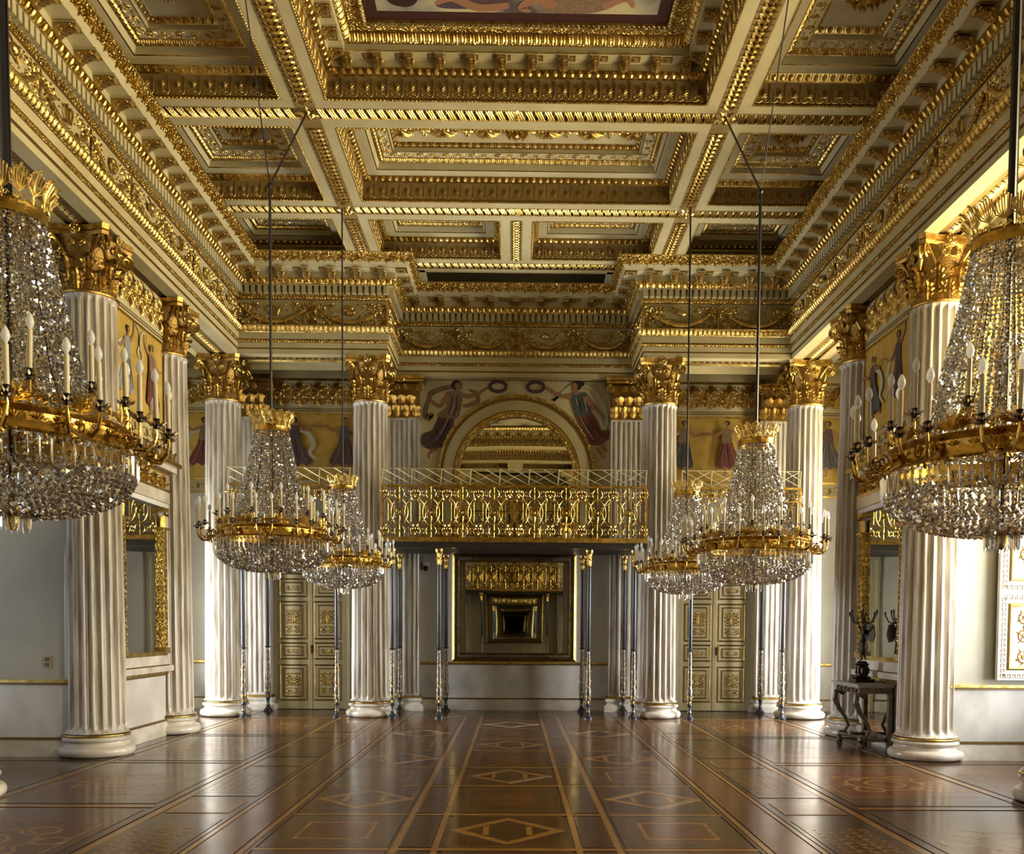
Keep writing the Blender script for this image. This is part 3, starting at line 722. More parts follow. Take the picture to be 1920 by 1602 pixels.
for s in (-1, 1):
    for xx, wd, m_ in ((.555, .05, 'wd_light'), (.865, .055, 'wd_light'), (.90, .02, 'wd_dark'), (1.95, .035, 'wd_dark'), (2.0, .045, 'wd_light'), (2.21, .34, 'wd_red'), (2.42, .045, 'wd_light'), (2.47, .03, 'wd_dark'), (3.19, .07, 'wd_light'), (3.28, .05, 'wd_dark'), (5.0, .07, 'wd_light')):
        piece('parquet_border', rect(-wd / 2, wd / 2, -11.0, 10.9), m_, X0 + s * xx, 8.0, .0014)
# fret and large panels of the aisles
fret = []
for i in range(5):
    for j in range(9):
        fret.append((rect(-.25 + i * .1, -.25 + i * .1 + .028, -.55 + j * .125, -.55 + j * .125 + .08), 'wd_light'))
        fret.append((rect(-.25 + i * .1, -.25 + i * .1 + .075, -.55 + j * .125 + .065 * (i % 2), -.522 + j * .125 + .065 * (i % 2)), 'wd_light'))
ring_ = []
def arcp(cx, cy, r0, r1, a0, a1, n=10):
    a = np.linspace(a0, a1, n); return [(cx + r1 * math.cos(t_), cy + r1 * math.sin(t_)) for t_ in a] + [(cx + r0 * math.cos(t_), cy + r0 * math.sin(t_)) for t_ in a[::-1]]
for cx, cy, r_0 in ((0, 0, .42), (0, 0, .22), (-.3, .35, .16), (.3, .35, .16), (-.3, -.35, .16), (.3, -.35, .16), (-.55, 0, .14), (.55, 0, .14)):
    for q in range(4): ring_.append((arcp(cx, cy, r_0 - .035, r_0, q * PI / 2, (q + 1) * PI / 2), 'wd_light'))
for s in (-1, 1):
    for k in range(-3, 4):
        yy = 9.93 + PY * k
        if yy > 17.6: continue
        xc = X0 + s * 2.83
        piece('parquet_panel', rect(-.32, .32, -.85, .85), 'wd_green', xc, yy, 0); piece('parquet_panel', rect(-.29, .29, -.66, .66), 'wd_dark', xc, yy, .0006)
        merge_piece('fretwork_inlay', fret, xc, yy, .0014)
        piece('parquet_panel', rect(-.29, .29, -.28, .28), 'wd_light', xc, yy + PY / 2, .0006); piece('parquet_panel', rect(-.25, .25, -.24, .24), 'wd_red', xc, yy + PY / 2, .0012)
        xc = X0 + s * 4.14
        piece('parquet_panel', rect(-.78, .78, -1.25, 1.25), 'wd_mid', xc, yy, 0); piece('parquet_panel', rect(-.68, .68, -.80, .80), 'wd_light', xc, yy, .0006); piece('parquet_panel', rect(-.66, .66, -.78, .78), 'wd_red', xc, yy, .0010)
        merge_piece('scroll_inlay', ring_, xc, yy, .0018)
        piece('parquet_strip', rect(-.82, .82, -.04, .04), 'wd_light', xc, yy + PY / 2, .0012)
        xc = X0 + s * 5.9
        piece('parquet_panel', rect(-.8, .8, -1.3, 1.3), 'wd_green', xc, yy, 0); piece('parquet_panel', rect(-.6, .6, -1.0, 1.0), 'wd_mid', xc, yy, .0006)

# ------------------------------------------------------------------ walls
YW = 18.75; XP = 5.42
def wall_bands(mb, ax, c0, c1, a, sgn, dm='dado'):
    """vertical bands; ax='y': wall plane y=a facing sgn; along x c0..c1"""
    def b(z0, z1, d, m, e0=0, e1=0):
        lo, hi = sorted((a, a + sgn * d))
        if ax == 'y': mb.box(c0, c1, lo, hi, z0, z1, m)
        else: mb.box(lo, hi, c0, c1, z0, z1, m)
    b(0, .22, .05, 'basem'); b(.22, .25, .06, 'groove'); b(.25, .93, .02, dm); b(.93, .955, .045, 'groove'); b(.955, .99, .07, 'gold'); b(.99, 1.0, .05, 'cream')
    return b
# end wall
mb = MB(); mb.box(-XW, XW, YW, YW + .3, 0, 9.1, 'endwall')
endw = mb.obj('wall_end', kind='structure', label='pale end wall behind the balcony')
mb = MB()
for x0, x1 in ((-XW, -4.98), (-3.27, 3.27), (4.98, XW)):
    wall_bands(mb, 'y', x0, x1, YW, -1)
mb.obj('dado', endw)
def upper(parent, ax, c0, c1, a, sgn, grp):
    mb = MB()
    def b(z0, z1, d, m):
        lo, hi = sorted((a, a + sgn * d))
        if ax == 'y': mb.box(c0, c1, lo, hi, z0, z1, m)
        else: mb.box(lo, hi, c0, c1, z0, z1, m)
    b(4.42, 4.66, .012, 'fgold'); b(4.66, 4.70, .03, 'gold'); b(4.39, 4.42, .03, 'gold'); b(4.70, 5.98, .008, 'paintgold'); b(5.98, 6.01, .03, 'gold'); b(6.01, 6.12, .02, 'cream'); b(6.05, 6.065, .028, 'groove'); b(6.09, 6.10, .028, 'groove')
    b(6.12, 6.66, .012, 'murals'); b(6.66, 6.70, .03, 'gold'); b(6.70, 6.9, .02, 'cream'); b(6.9, 6.93, .04, 'leafgold'); b(6.93, 7.2, .03, 'cream')
    mb.obj('wall_bands', parent)
    L = abs(c1 - c0); n = max(1, int(round(L / .37))); me = MB().put(T['scrollfrieze'], np.eye(4)).mesh('scroll_relief')
    n2 = max(1, int(round(L / .4)))
    for k in range(n):
        c = c0 + (c1 - c0) * (k + .5) / n
        A_ = basis((c, a + sgn * .014, 6.42), (-sgn if False else (1 if sgn < 0 else -1), 0, 0), (0, sgn, 0), (0, 0, 1.1)) if ax == 'y' else basis((a + sgn * .014, c, 6.42), (0, -sgn, 0), (sgn, 0, 0), (0, 0, 1.1))
        inst(me, 'scroll_relief', parent, A_)
    lo = MB()
    for k in range(n2):
        c = c0 + (c1 - c0) * (k + .5) / n2
        lo.put(T['arab'], basis((c, a + sgn * .014, 4.54), (1, 0, 0), (0, sgn, 0), (0, 0, .9)) if ax == 'y' else basis((a + sgn * .014, c, 4.54), (0, 1, 0), (sgn, 0, 0), (0, 0, .9)))
    lo.obj('scroll_band', parent, kind='stuff')
for x0, x1 in ((-XW, -2.66), (2.66, XW)): upper(endw, 'y', x0, x1, YW, -1, '')
# mural ground of the middle and aisle ceilings
mb = MB(); mb.box(-2.66, 2.66, YW - .01, YW, 3.3, 6.9, 'murals'); mb.obj('mural_ground', endw)
mb = MB()
for s in (-1, 1):
    mb.box(*sorted((s * 2.3, s * XW)), 17.70, 18.8, 7.15, 7.2, 'cream')
    mb.box(*sorted((s * 5.80, s * XW)), -2.5, 18.8, 7.16, 7.22, 'cream')
    for z, d in ((7.02, .12), (7.08, .2)):
        mb.box(*sorted((s * 2.5, s * XW)), YW - d, YW, z, z + .05, 'cream')
mb.obj('trim_2', kind='structure')

# figures on walls
def dancer(pt, x, z, h, top, skirt, flip=1, pose=0):
    """painted dancing woman; x,z feet, h height"""
    f = lambda a, b: (x + flip * a * h, z + b * h)
    R = lambda pts, w_, m: pt.rib([f(*p) for p in pts], [q * h for q in w_], m)
    B_ = lambda pts, m: pt.blob([f(*p) for p in pts], m)
    R([(.02, .45), (.05, .2), (.02, .04), (.09, .0)], [.1, .06, .035, .02], 'skin')
    R([(-.02, .45), (-.12, .25), (-.22, .12), (-.28, .16)], [.1, .06, .035, .02], 'skin')
    if pose % 2: R([(.05, .75), (-.2, .7), (-.32, .5), (-.25, .35), (-.38, .22)], [.02, .07, .09, .06, .03], 'veil')
    B_([(-.07, .62), (.07, .62), (.12, .48), (.15, .32), (.17, .17), (.09, .13), (.03, .17), (-.04, .12), (-.12, .17), (-.20, .13), (-.27, .20), (-.21, .34), (-.13, .48)], skirt)
    for k_, (q0, q1, q2) in enumerate((((-.04, .58), (-.10, .38), (-.20, .17)), ((.0, .58), (-.02, .38), (-.06, .15)), ((.04, .58), (.07, .38), (.08, .16)), ((.06, .56), (.11, .38), (.15, .2)))):
        R([q0, q1, q2], [.008, .018, .010], 'hair' if k_ % 2 else 'robe_b')
    B_([(-.07, .80), (0, .83), (.08, .80), (.09, .70), (.08, .58), (-.08, .58), (-.08, .70)], top)
    if pose < 2:
        R([(.07, .79), (.2, .70), (.33, .74), (.46, .70)], [.05, .04, .032, .02], 'skin'); R([(-.07, .79), (-.2, .74), (-.3, .82), (-.42, .80)], [.05, .04, .032, .02], 'skin')
    else:
        R([(.07, .79), (.18, .9), (.2, 1.05)], [.05, .04, .02], 'skin'); R([(-.07, .79), (-.2, .66), (-.36, .68)], [.05, .04, .02], 'skin')
        R([(.2, 1.05), (.34, 1.0), (.38, .85), (.3, .72), (.36, .62)], [.01, .03, .04, .035, .02], 'veil')
    R([(0, .82), (.005, .88)], [.045, .04], 'skin'); pt.dot(f(.005, .915), .048 * h, 'hair', 1.05); pt.dot(f(.02, .905), .036 * h, 'skin', .8)
    R([(-.02, .4), (.0, .6)], [.006, .004], 'hair'); R([(.06, .3), (.04, .55)], [.008, .004], 'hair'); R([(-.1, .3), (-.04, .5)], [.007, .003], 'hair')
pt = Paint(lambda u, v, k: (u, YW - .010 - k, v))
for x, fl_, a_, b_, ps in ((-6.3, 1, 'robe_b', 'robe_c', 1), (-5.55, 1, 'robe_a', 'robe_a', 0), (-4.45, -1, 'robe_a', 'robe_a', 1), (-3.45, 1, 'robe_e', 'robe_a', 0), (3.42, 1, 'robe_b', 'robe_e', 1), (4.3, -1, 'robe_b', 'robe_c', 0), (5.1, 1, 'robe_a', 'robe_a', 1), (6.35, -1, 'robe_a', 'robe_e', 2)):
    dancer(pt, x, 4.8, 1.16, a_, b_, fl_, ps)
pt.mb.obj('dancer_painting', endw)
# the two wreath bearers beside the arch (flat mural), traced as shapes in wall metres
def PX(p): 
    px, py = p; py += 6; X = (px - 963.8 - (1177 - py) * .0061) * .01097; Z = 1.7 + (1177 - py) * .01097 + (px - 964) * .000067; return (X, Z)
pt = Paint(lambda u, v, k: (u, YW - .012 - k, v))
def bl(p, m): pt.blob([PX(q) for q in p], m)
def rb(p, w_, m): pt.rib([PX(q) for q in p], [a * .01097 for a in w_], m)
rb([(880, 732), (893, 738), (896, 752), (880, 760), (868, 762)], [3, 8, 10, 8, 4], 'robe_b')
rb([(868, 728), (840, 728), (812, 738), (806, 752), (800, 768), (801, 782), (812, 778), (806, 790)], [3, 9, 10, 8, 9, 11, 9, 3], 'robe_b')
rb([(815, 840), (806, 850), (806, 858)], [7, 5, 3], 'skin'); rb([(822, 838), (812, 845), (807, 842)], [7, 5, 3], 'skin')
bl([(828, 778), (852, 780), (850, 800), (838, 825), (828, 838), (812, 832), (800, 838), (790, 828), (796, 812), (812, 806), (820, 790)], 'robe_a')
rb([(828, 830), (806, 834), (792, 822)], [12, 14, 8], 'robe_a')
bl([(838, 737), (866, 736), (868, 752), (864, 768), (858, 784), (832, 783), (822, 778), (838, 762)], 'robe_b')
rb([(842, 740), (834, 752), (828, 762), (818, 758), (806, 748)], [8, 8, 7, 6, 4], 'skin')
rb([(864, 742), (880, 744), (896, 740), (908, 732), (916, 728)], [9, 8, 7, 5, 4], 'skin')
rb([(857, 738), (857, 732)], [9, 8], 'skin'); pt.dot(PX((857, 724)), .10, 'hair'); pt.dot(PX((860, 726)), .075, 'skin', .8)
rb([(934 + 15 * math.cos(a), 726 + 9 * math.sin(a)) for a in np.linspace(0, 2 * PI, 13)], [6.5] * 13, 'robe_a')
# right bearer
rb([(1062, 745), (1045, 745), (1036, 752), (1048, 742), (1070, 725), (1095, 724), (1118, 740), (1132, 762), (1136, 790), (1130, 805)], [3, 5, 6, 4, 5, 4, 3, 3, 5, 8], 'veil')
rb([(1098, 735), (1112, 752), (1120, 775), (1128, 800), (1134, 798)], [4, 6, 4, 5, 6], 'veil')
rb([(1118, 838), (1126, 850), (1131, 859)], [8, 6, 3], 'skin'); rb([(1124, 830), (1132, 840), (1136, 845)], [8, 6, 3], 'skin')
bl([(1078, 772), (1105, 772), (1118, 790), (1126, 806), (1140, 804), (1142, 816), (1130, 828), (1118, 834), (1104, 830), (1096, 812), (1084, 792)], 'robe_c')
bl([(1068, 740), (1082, 738), (1096, 738), (1102, 755), (1106, 774), (1090, 780), (1078, 778), (1072, 760)], 'robe_e')
rb([(1070, 744), (1055, 744), (1040, 738), (1028, 730), (1020, 727)], [9, 8, 7, 5, 4], 'skin'); rb([(1096, 744), (1104, 756), (1114, 764), (1126, 778), (1132, 784)], [10, 9, 8, 6, 3], 'skin')
rb([(1080, 740), (1078, 732)], [9, 8], 'skin'); pt.dot(PX((1081, 723)), .10, 'hair'); pt.dot(PX((1076, 726)), .075, 'skin', .8); pt.dot(PX((1090, 721)), .045, 'hair')
rb([(1004 + 15 * math.cos(a), 727 + 9 * math.sin(a)) for a in np.linspace(0, 2 * PI, 13)], [6.5] * 13, 'robe_a')
for p_ in ([(845, 785), (838, 805), (826, 826)], [(835, 788), (822, 808), (808, 824)], [(850, 745), (848, 762), (842, 778)], [(858, 745), (858, 765), (852, 780)]): rb(p_, [1.5, 2.6, 1], 'hair')
for p_ in ([(842, 785), (832, 806), (818, 826)], [(853, 747), (852, 764), (846, 778)]): rb(p_, [1, 2.2, 1], 'robe_d')
for p_ in ([(1090, 782), (1102, 802), (1118, 826)], [(1100, 780), (1114, 802), (1130, 818)], [(1084, 746), (1088, 762), (1090, 774)]): rb(p_, [1.5, 2.6, 1], 'hair')
for p_ in ([(1086, 782), (1098, 804), (1112, 824)], [(1092, 745), (1096, 760), (1098, 772)], [(1078, 746), (1080, 754), (1082, 762)]): rb(p_, [1, 2.0, 1], 'robe_d')
pt.mb.obj('wreath_bearer_mural', endw)

# arched mirror
am = empty('arched_mirror', (.03, YW - .01, 3.35), label='tall arched mirror in a gilt frame above the balcony, between two painted wreath bearers', category='mirror')
def arch_ring(mb, r0, r1, z0, zc, y0, y1, m, n=40):
    a = np.linspace(0, PI, n); 
    out = [(r1 * math.cos(t_), zc + r1 * math.sin(t_)) for t_ in a]; inn = [(r0 * math.cos(t_), zc + r0 * math.sin(t_)) for t_ in a]
    out = [(r1, z0)] + out + [(-r1, z0)]; inn = [(r0, z0)] + inn + [(-r0, z0)]
    k = len(out); V = np.array([(x, y, z) for y in (y0, y1) for x, z in out + inn]); i = np.arange(k - 1)
    F = [np.stack([i, i + 1, i + 1 + k, i + k], 1)[:, ::-1], np.stack([i, i + 1, i + 1 + 2 * k, i + 2 * k], 1), np.stack([i + k, i + 1 + k, i + 1 + 3 * k, i + 3 * k], 1)[:, ::-1]]
    mb.add(V, F, m)
zc = 4.80 - 3.35
mb = MB(); a = np.linspace(0, PI, 40); P_ = [(1.18, 0)] + [(1.18 * math.cos(t_), zc + 1.18 * math.sin(t_)) for t_ in a] + [(-1.18, 0)]
V = np.array([(x, -.012, z) for x, z in P_]); mb.add(V, [np.arange(len(V))[None, ::-1]], 'mirror'); mb.obj('mirror_glass', am)
mb = MB(); arch_ring(mb, 1.16, 1.21, 0, zc, -.09, 0, 'leafgold'); arch_ring(mb, 1.21, 1.27, 0, zc, -.06, 0, 'gold'); arch_ring(mb, 1.27, 1.30, 0, zc, -.035, 0, 'groove'); arch_ring(mb, 1.50, 1.55, 0, zc, -.04, 0, 'groove'); arch_ring(mb, 1.55, 1.61, 0, zc, -.06, 0, 'leafgold'); mb.obj('frame', am)
mb = MB(); arch_ring(mb, 1.30, 1.50, 0, zc, -.025, 0, 'cream'); mb.obj('surround', am)
mb = MB()
for rr, n in ((1.575, 100), (1.235, 80)):
    for t_ in np.linspace(0, PI, n): mb.put(T['bead'], basis((rr * math.cos(t_), -.06, zc + rr * math.sin(t_)), (-math.sin(t_), 0, math.cos(t_)), (0, -1, 0), (math.cos(t_), 0, math.sin(t_))))
mb.obj('beading', am, kind='stuff')

# framed lower mirror
def frame_rect(mb, w_, h_, prof_, mats_):
    """picture frame, opening w x h centred at 0, in xz plane; prof (inward offset, depth toward -y)"""
    P = [(-w_ / 2, -h_ / 2), (w_ / 2, -h_ / 2), (w_ / 2, h_ / 2), (-w_ / 2, h_ / 2)]
    t_ = MB(); sweep(t_, P, prof_, mats_, closed=True)
    V, F, mm = t_.T(); V2 = np.stack([V[:, 0], -V[:, 2], V[:, 1]], 1)
    for f, mi in F: mb.f.append((f + mb.n, mb.mi(mm[mi])))
    mb.v.append(V2); mb.n += len(V2)
lm = empty('wall_mirror', (0, YW - .02, 1.0), label='large square mirror in a dark gilt frame on the end wall under the balcony', category='mirror')
mb = MB(); mb.box(-1.0, 1.0, -.03, -.02, .1, 2.1, 'mirror'); mb.obj('mirror_glass', lm)
mb = MB(); mb2 = MB(); frame_rect(mb2, 2.52, 2.16, [(-.02, 0), (-.02, .04), (0, .05), (0, .09), (.04, .11), (.07, .07), (.12, .08), (.15, .05), (.16, .02)], ['groove', 'groove', 'groove', 'gold', 'groove', 'tabwood', 'gold', 'gold'])
mb.put(mb2.T(), tr(0, 0, 1.10)); mb.obj('frame', lm)
mb = MB()
for s in (-1, 1):
    for k in range(44): mb.sphere((s * 1.31, -.02, .05 + k * .05), .012, 'palm', 5, 3)
mb.obj('beading', lm, kind='stuff')

# pilasters on the end wall
def flute_profile(w_, n):
    x = []; 
    fw = w_ / n; pts = [(-w_ / 2, 0)]
    for k in range(n):
        c = -w_ / 2 + fw * (k + .5)
        for t_ in np.linspace(PI, 0, 6): pts.append((c + fw * .36 * math.cos(t_), .035 * math.sin(t_)))
    pts.append((w_ / 2, 0)); return pts
def acanthus(h, w_, out, rows=15, cols=9):
    """leaf mesh V,F: base at origin, rises z, bends towards +y, lobed and ribbed"""
    V = []
    for i in range(rows):
        u = i / (rows - 1)
        y = out * (.18 * u + .9 * max(0, u - .62) ** 1.3 * 2.4); z = h * (u if u < .85 else .85 + .05 - abs(u - .9))
        ww = w_ * (.55 + .5 * math.sin(PI * min(1, u * 1.05) ** .8)) * (1.16 if i % 3 == 1 else (.98 if i % 3 == 2 else .74)) * (1 if u < .8 else .75)
        for j in range(cols):
            v = j / (cols - 1) * 2 - 1
            rib = .011 * math.cos(v * PI * 4) * (1 - .3 * u) + (.010 if j == cols // 2 else 0)
            V.append((ww / 2 * v, y - out * .24 * abs(v) ** 1.5 + rib, z - .10 * h * abs(v) * u + .012 * abs(v) * (1 if i % 3 == 1 else -.3)))
    F = np.array([(i * cols + j, i * cols + j + 1, (i + 1) * cols + j + 1, (i + 1) * cols + j) for i in range(rows - 1) for j in range(cols - 1)])
    V = np.array(V); n = len(V); V2 = V.copy(); V2[:, 1] -= .012
    return np.concatenate([V, V2]), [F, F[:, ::-1] + n]
LEAF = (lambda mb: (mb.add(*acanthus(.30, .21, .13), 'capgold'), mb.mesh('acanthus_leaf', 40))[1])(MB())
LEAFT = (lambda mb: (mb.add(*acanthus(.30, .21, .13, 7, 5), 'capgold'), mb.T())[1])(MB())
def volute(mb, p, d, r=.085, side=1):
    """spiral in the vertical plane containing horizontal direction d, centre p"""
    n = 26; t_ = np.linspace(0, 1, n); rr = r * (1 - .85 * t_); a = PI / 2 + side * -t_ * 2 * PI * 1.75
    d = np.array([d[0], d[1], 0.]); q = np.array([-d[1], d[0], 0])
    P = np.array(p)[None] + d[None] * (rr * np.cos(a))[:, None] + np.array([0, 0, 1.])[None] * (rr * np.sin(a))[:, None] + q[None] * (t_ * .03)[:, None]
    mb.tube(P, .020 * (1 - .4 * t_), 'gold', 5, up=tuple(q))
def rosette_small(mb, A_, s=.07):
    t_ = MB()
    for k in range(8): petal(t_, (0, 0, 0), k * PI / 4, s, s * .5, 'gold', s * .35)
    t_.sphere((0, s * .2, 0), s * .3, 'gold', 6, 4); t_.tube(ring3(0, 0, s, 0, 12, 0), s * .16, 'gold', 4, cap=False, up=(0, 1, 0)); mb.put(t_.T(), A_)
# ---- column prototype
def shaft_mesh(rb=.372, rt=.318, z0=.30, z1=5.87, n=20):
    zs = [z0, z0 + .03, z0 + .07, z0 + .12, z0 + 1.8, z0 + 3.4, z0 + 4.6, z1 - .09, z1 - .055, z1 - .02, z1]
    fl = [0, 0, .6, 1, 1, 1, 1, 1, .6, 0, 0]; per = 8; mb = MB(); V = []
    for z, f in zip(zs, fl):
        u = (z - z0) / (z1 - z0); r = rb + (rt - rb) * (u ** 1.3)
        if z <= z0 + .001: r += .03
        if z >= z1 - .021: r += .012
        for k in range(n):
            for j in range(per):
                t_ = j / per; d = 0 if t_ < .22 else math.sin((t_ - .22) / .78 * PI) ** .6 * .050 * f
                V.append(((r - d) * math.cos((k + t_) * 2 * PI / n), (r - d) * math.sin((k + t_) * 2 * PI / n), z))
    m_ = n * per; i = np.arange(len(zs) - 1)[:, None]; j = np.arange(m_)[None]; j2 = (j + 1) % m_
    F = np.stack([i * m_ + j, i * m_ + j2, (i + 1) * m_ + j2, (i + 1) * m_ + j], -1).reshape(-1, 4)
    mb.add(V, [F], 'marble'); return mb.mesh('shaft', 50)
SHAFT = shaft_mesh()
mb = MB()
a = np.linspace(-PI / 2, PI / 2, 7)
pr = [(.0, 0), (.44, 0)] + [(.42 + .055 * math.cos(t_), .065 + .065 * math.sin(t_)) for t_ in a] + [(.405, .135), (.40, .15), (.385, .17), (.385, .185), (.40, .195)] + [(.40 + .028 * math.cos(t_), .225 + .028 * math.sin(t_)) for t_ in a] + [(.40, .255)]
k1 = len(pr)
pr += [(.40, .256)] + [(.392 + .03 * math.cos(t_), .275 + .018 * math.sin(t_)) for t_ in a[1:-1]] + [(.385, .296), (.385, .305)]
mm = ['basem'] * (k1 - 1) + ['gold'] * (len(pr) - k1 - 1) + ['marble']
mb.lathe(pr, 56, 'basem', mats=mm); BASE = mb.mesh('base', 50)
def capital_bell():
    mb = MB()
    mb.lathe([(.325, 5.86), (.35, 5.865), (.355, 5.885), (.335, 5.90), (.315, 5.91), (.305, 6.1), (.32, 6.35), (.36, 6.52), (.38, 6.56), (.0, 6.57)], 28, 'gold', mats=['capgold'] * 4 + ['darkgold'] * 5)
    # abacus with concave sides
    out = []
    for s in range(4):
        a0 = PI / 4 + s * PI / 2; a1 = a0 + PI / 2; c0 = np.array([math.cos(a0), math.sin(a0)]); c1 = np.array([math.cos(a1), math.sin(a1)])
        p0 = c0 * .60 + (c1 - c0) * .045; p1 = c1 * .60 - (c1 - c0) * .045; mid = (c0 + c1) / 2
        for t_ in np.linspace(0, 1, 8): out.append(p0 * (1 - t_) + p1 * t_ - mid / np.linalg.norm(mid) * .085 * math.sin(PI * t_))
    out = np.array(out)
    for z0, z1, s0, s1 in ((6.56, 6.60, .93, .97), (6.60, 6.62, .97, .95), (6.62, 6.68, .97, 1.0)):
        n = len(out); V = np.concatenate([np.c_[out * s0, np.full(n, z0)], np.c_[out * s1, np.full(n, z1)]]); i = np.arange(n); j = (i + 1) % n
        mb.add(V, [np.stack([i, j, j + n, i + n], 1), i[None, ::-1], (i + n)[None]], 'capgold')
    for s in range(4):
        d = (math.cos(PI / 4 + s * PI / 2), math.sin(PI / 4 + s * PI / 2)); q = (-d[1], d[0])
        for sd in (-1, 1):
            c = np.array([d[0] * .47, d[1] * .47, 6.47]) + np.array([q[0], q[1], 0]) * sd * .035
            volute(mb, c, d, .088, 1)
            mb.tube([(d[0] * .30 + q[0] * sd * .12, d[1] * .30 + q[1] * sd * .12, 6.28), (d[0] * .36 + q[0] * sd * .07, d[1] * .36 + q[1] * sd * .07, 6.42), (d[0] * .43 + q[0] * sd * .04, d[1] * .43 + q[1] * sd * .04, 6.53), tuple(c + np.array([0, 0, .085]))], [.012, .018, .02, .02], 'gold', 5)
        e = (math.cos(s * PI / 2), math.sin(s * PI / 2)); g = (-e[1], e[0])
        rosette_small(mb, basis((e[0] * .385, e[1] * .385, 6.625), (g[0], g[1], 0), (e[0], e[1], 0), (0, 0, 1)), .062)
        for sd in (-1, 1):
            volute(mb, np.array([e[0] * .355 + g[0] * sd * .075, e[1] * .355 + g[1] * sd * .075, 6.47]), (g[0] * -sd, g[1] * -sd), .052, 1)
    return mb.mesh('capital', 45)
CAP = capital_bell()
def column(x, y, label, detail=True, rz=0):
    r = empty('column', (x, y, 0), rz, label=label, category='column', group='fluted columns of the hall')
    I = np.eye(4); inst(BASE, 'base', r, I); inst(SHAFT, 'shaft', r, I); c = inst(CAP, 'capital', r, I)
    if detail:
        for row, (z, rad, off, s_) in enumerate(((5.90, .315, 0, 1.0), (6.02, .31, .5, 1.22))):
            for k in range(8):
                a = (k + off) * PI / 4; e = np.array([math.cos(a), math.sin(a), 0]); g = np.array([math.sin(a), -math.cos(a), 0])
                inst(LEAF, 'acanthus_leaf', c, basis(np.array([0, 0, z]) + e * rad, g * (1.0 if row == 0 else .95), e * (1.0 if row == 0 else 1.25), np.array([0, 0, s_])))
    return r
COLS = [(-5.48, 12.0, 'fluted column with gilded capital, nearest fully seen one on the left wall'), (5.48, 12.0, 'fluted column with gilded capital, nearest fully seen one on the right, lit brightly'),
        (-5.48, 14.53, 'half hidden fluted column just past the left wall mirror'), (5.48, 14.53, 'half hidden fluted column behind the console table on the right'),
        (-5.48, 17.38, 'fluted column in the far left corner of the hall'), (5.48, 17.38, 'overexposed fluted column in the far right corner of the hall'),
        (-2.72, 17.38, 'fluted column left of the central balcony'), (2.72, 17.38, 'fluted column right of the central balcony'),
        (-5.48, 8.9, 'column at the left picture edge of which only the capital shows'), (5.48, 8.9, 'column at the right picture edge of which only the capital shows')]
for x, y, l in COLS: column(x, y, l)
# unseen far columns towards the camera end are left out
for s in (-1, 1):
    for y in (6.35, 3.5):
        pass
# pilasters
pf = flute_profile(.70, 7)
mb = MB(); mb.box(-.35, .35, -.12, .14, .32, 5.87, 'marble')
n_ = len(pf); V = np.array([(x, -.155 + y, z) for z in (.36, 5.83) for x, y in pf]); i = np.arange(n_ - 1); mb.add(V, [np.stack([i, i + 1, i + 1 + n_, i + n_], 1)[:, ::-1]], 'marble')
mb.box(-.35, .35, -.155, -.12, .30, .36, 'marble'); mb.box(-.35, .35, -.155, -.12, 5.83, 5.88, 'marble'); PSH = mb.mesh('shaft')
mb = MB(); mb.box(-.44, .44, -.24, .14, 0, .12, 'basem'); mb.box(-.41, .41, -.21, .14, .12, .15, 'basem'); mb.box(-.38, .38, -.185, .14, .15, .2, 'basem'); mb.box(-.41, .41, -.21, .14, .2, .26, 'basem'); mb.box(-.38, .38, -.18, .14, .26, .31, 'gold'); PBA = mb.mesh('base')
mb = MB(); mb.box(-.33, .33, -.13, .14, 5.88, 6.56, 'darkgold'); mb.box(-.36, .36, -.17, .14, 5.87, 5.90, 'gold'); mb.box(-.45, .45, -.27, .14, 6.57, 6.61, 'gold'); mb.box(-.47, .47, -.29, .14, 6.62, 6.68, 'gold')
for k in range(4): mb.put(LEAFT, basis((-.27 + k * .18, -.13, 5.9), (-.9, 0, 0), (0, -1.2, 0), (0, 0, 1)))
for k in range(3): mb.put(LEAFT, basis((-.18 + k * .18, -.13, 6.03), (-.95, 0, 0), (0, -1.6, 0), (0, 0, 1.3)))
for s in (-1, 1): volute(mb, (s * .36, -.20, 6.47), (s, 0), .085, 1); volute(mb, (s * .09, -.20, 6.47), (-s, 0), .055, 1)
rosette_small(mb, basis((0, -.28, 6.62), (1, 0, 0), (0, -1, 0), (0, 0, 1)), .06); PCA = mb.mesh('capital')
for x, l in ((-2.27, 'flat fluted pilaster left of the arched mirror'), (2.27, 'flat fluted pilaster right of the arched mirror'), (-5.27, 'flat fluted pilaster left of the left door'), (5.27, 'flat fluted pilaster right of the right door')):
    r = empty('pilaster', (x, YW - .14, 0), label=l, category='pilaster', group='pilasters on the end wall')
    for me, nm in ((PBA, 'base'), (PSH, 'shaft'), (PCA, 'capital')): inst(me, nm, r, np.eye(4))

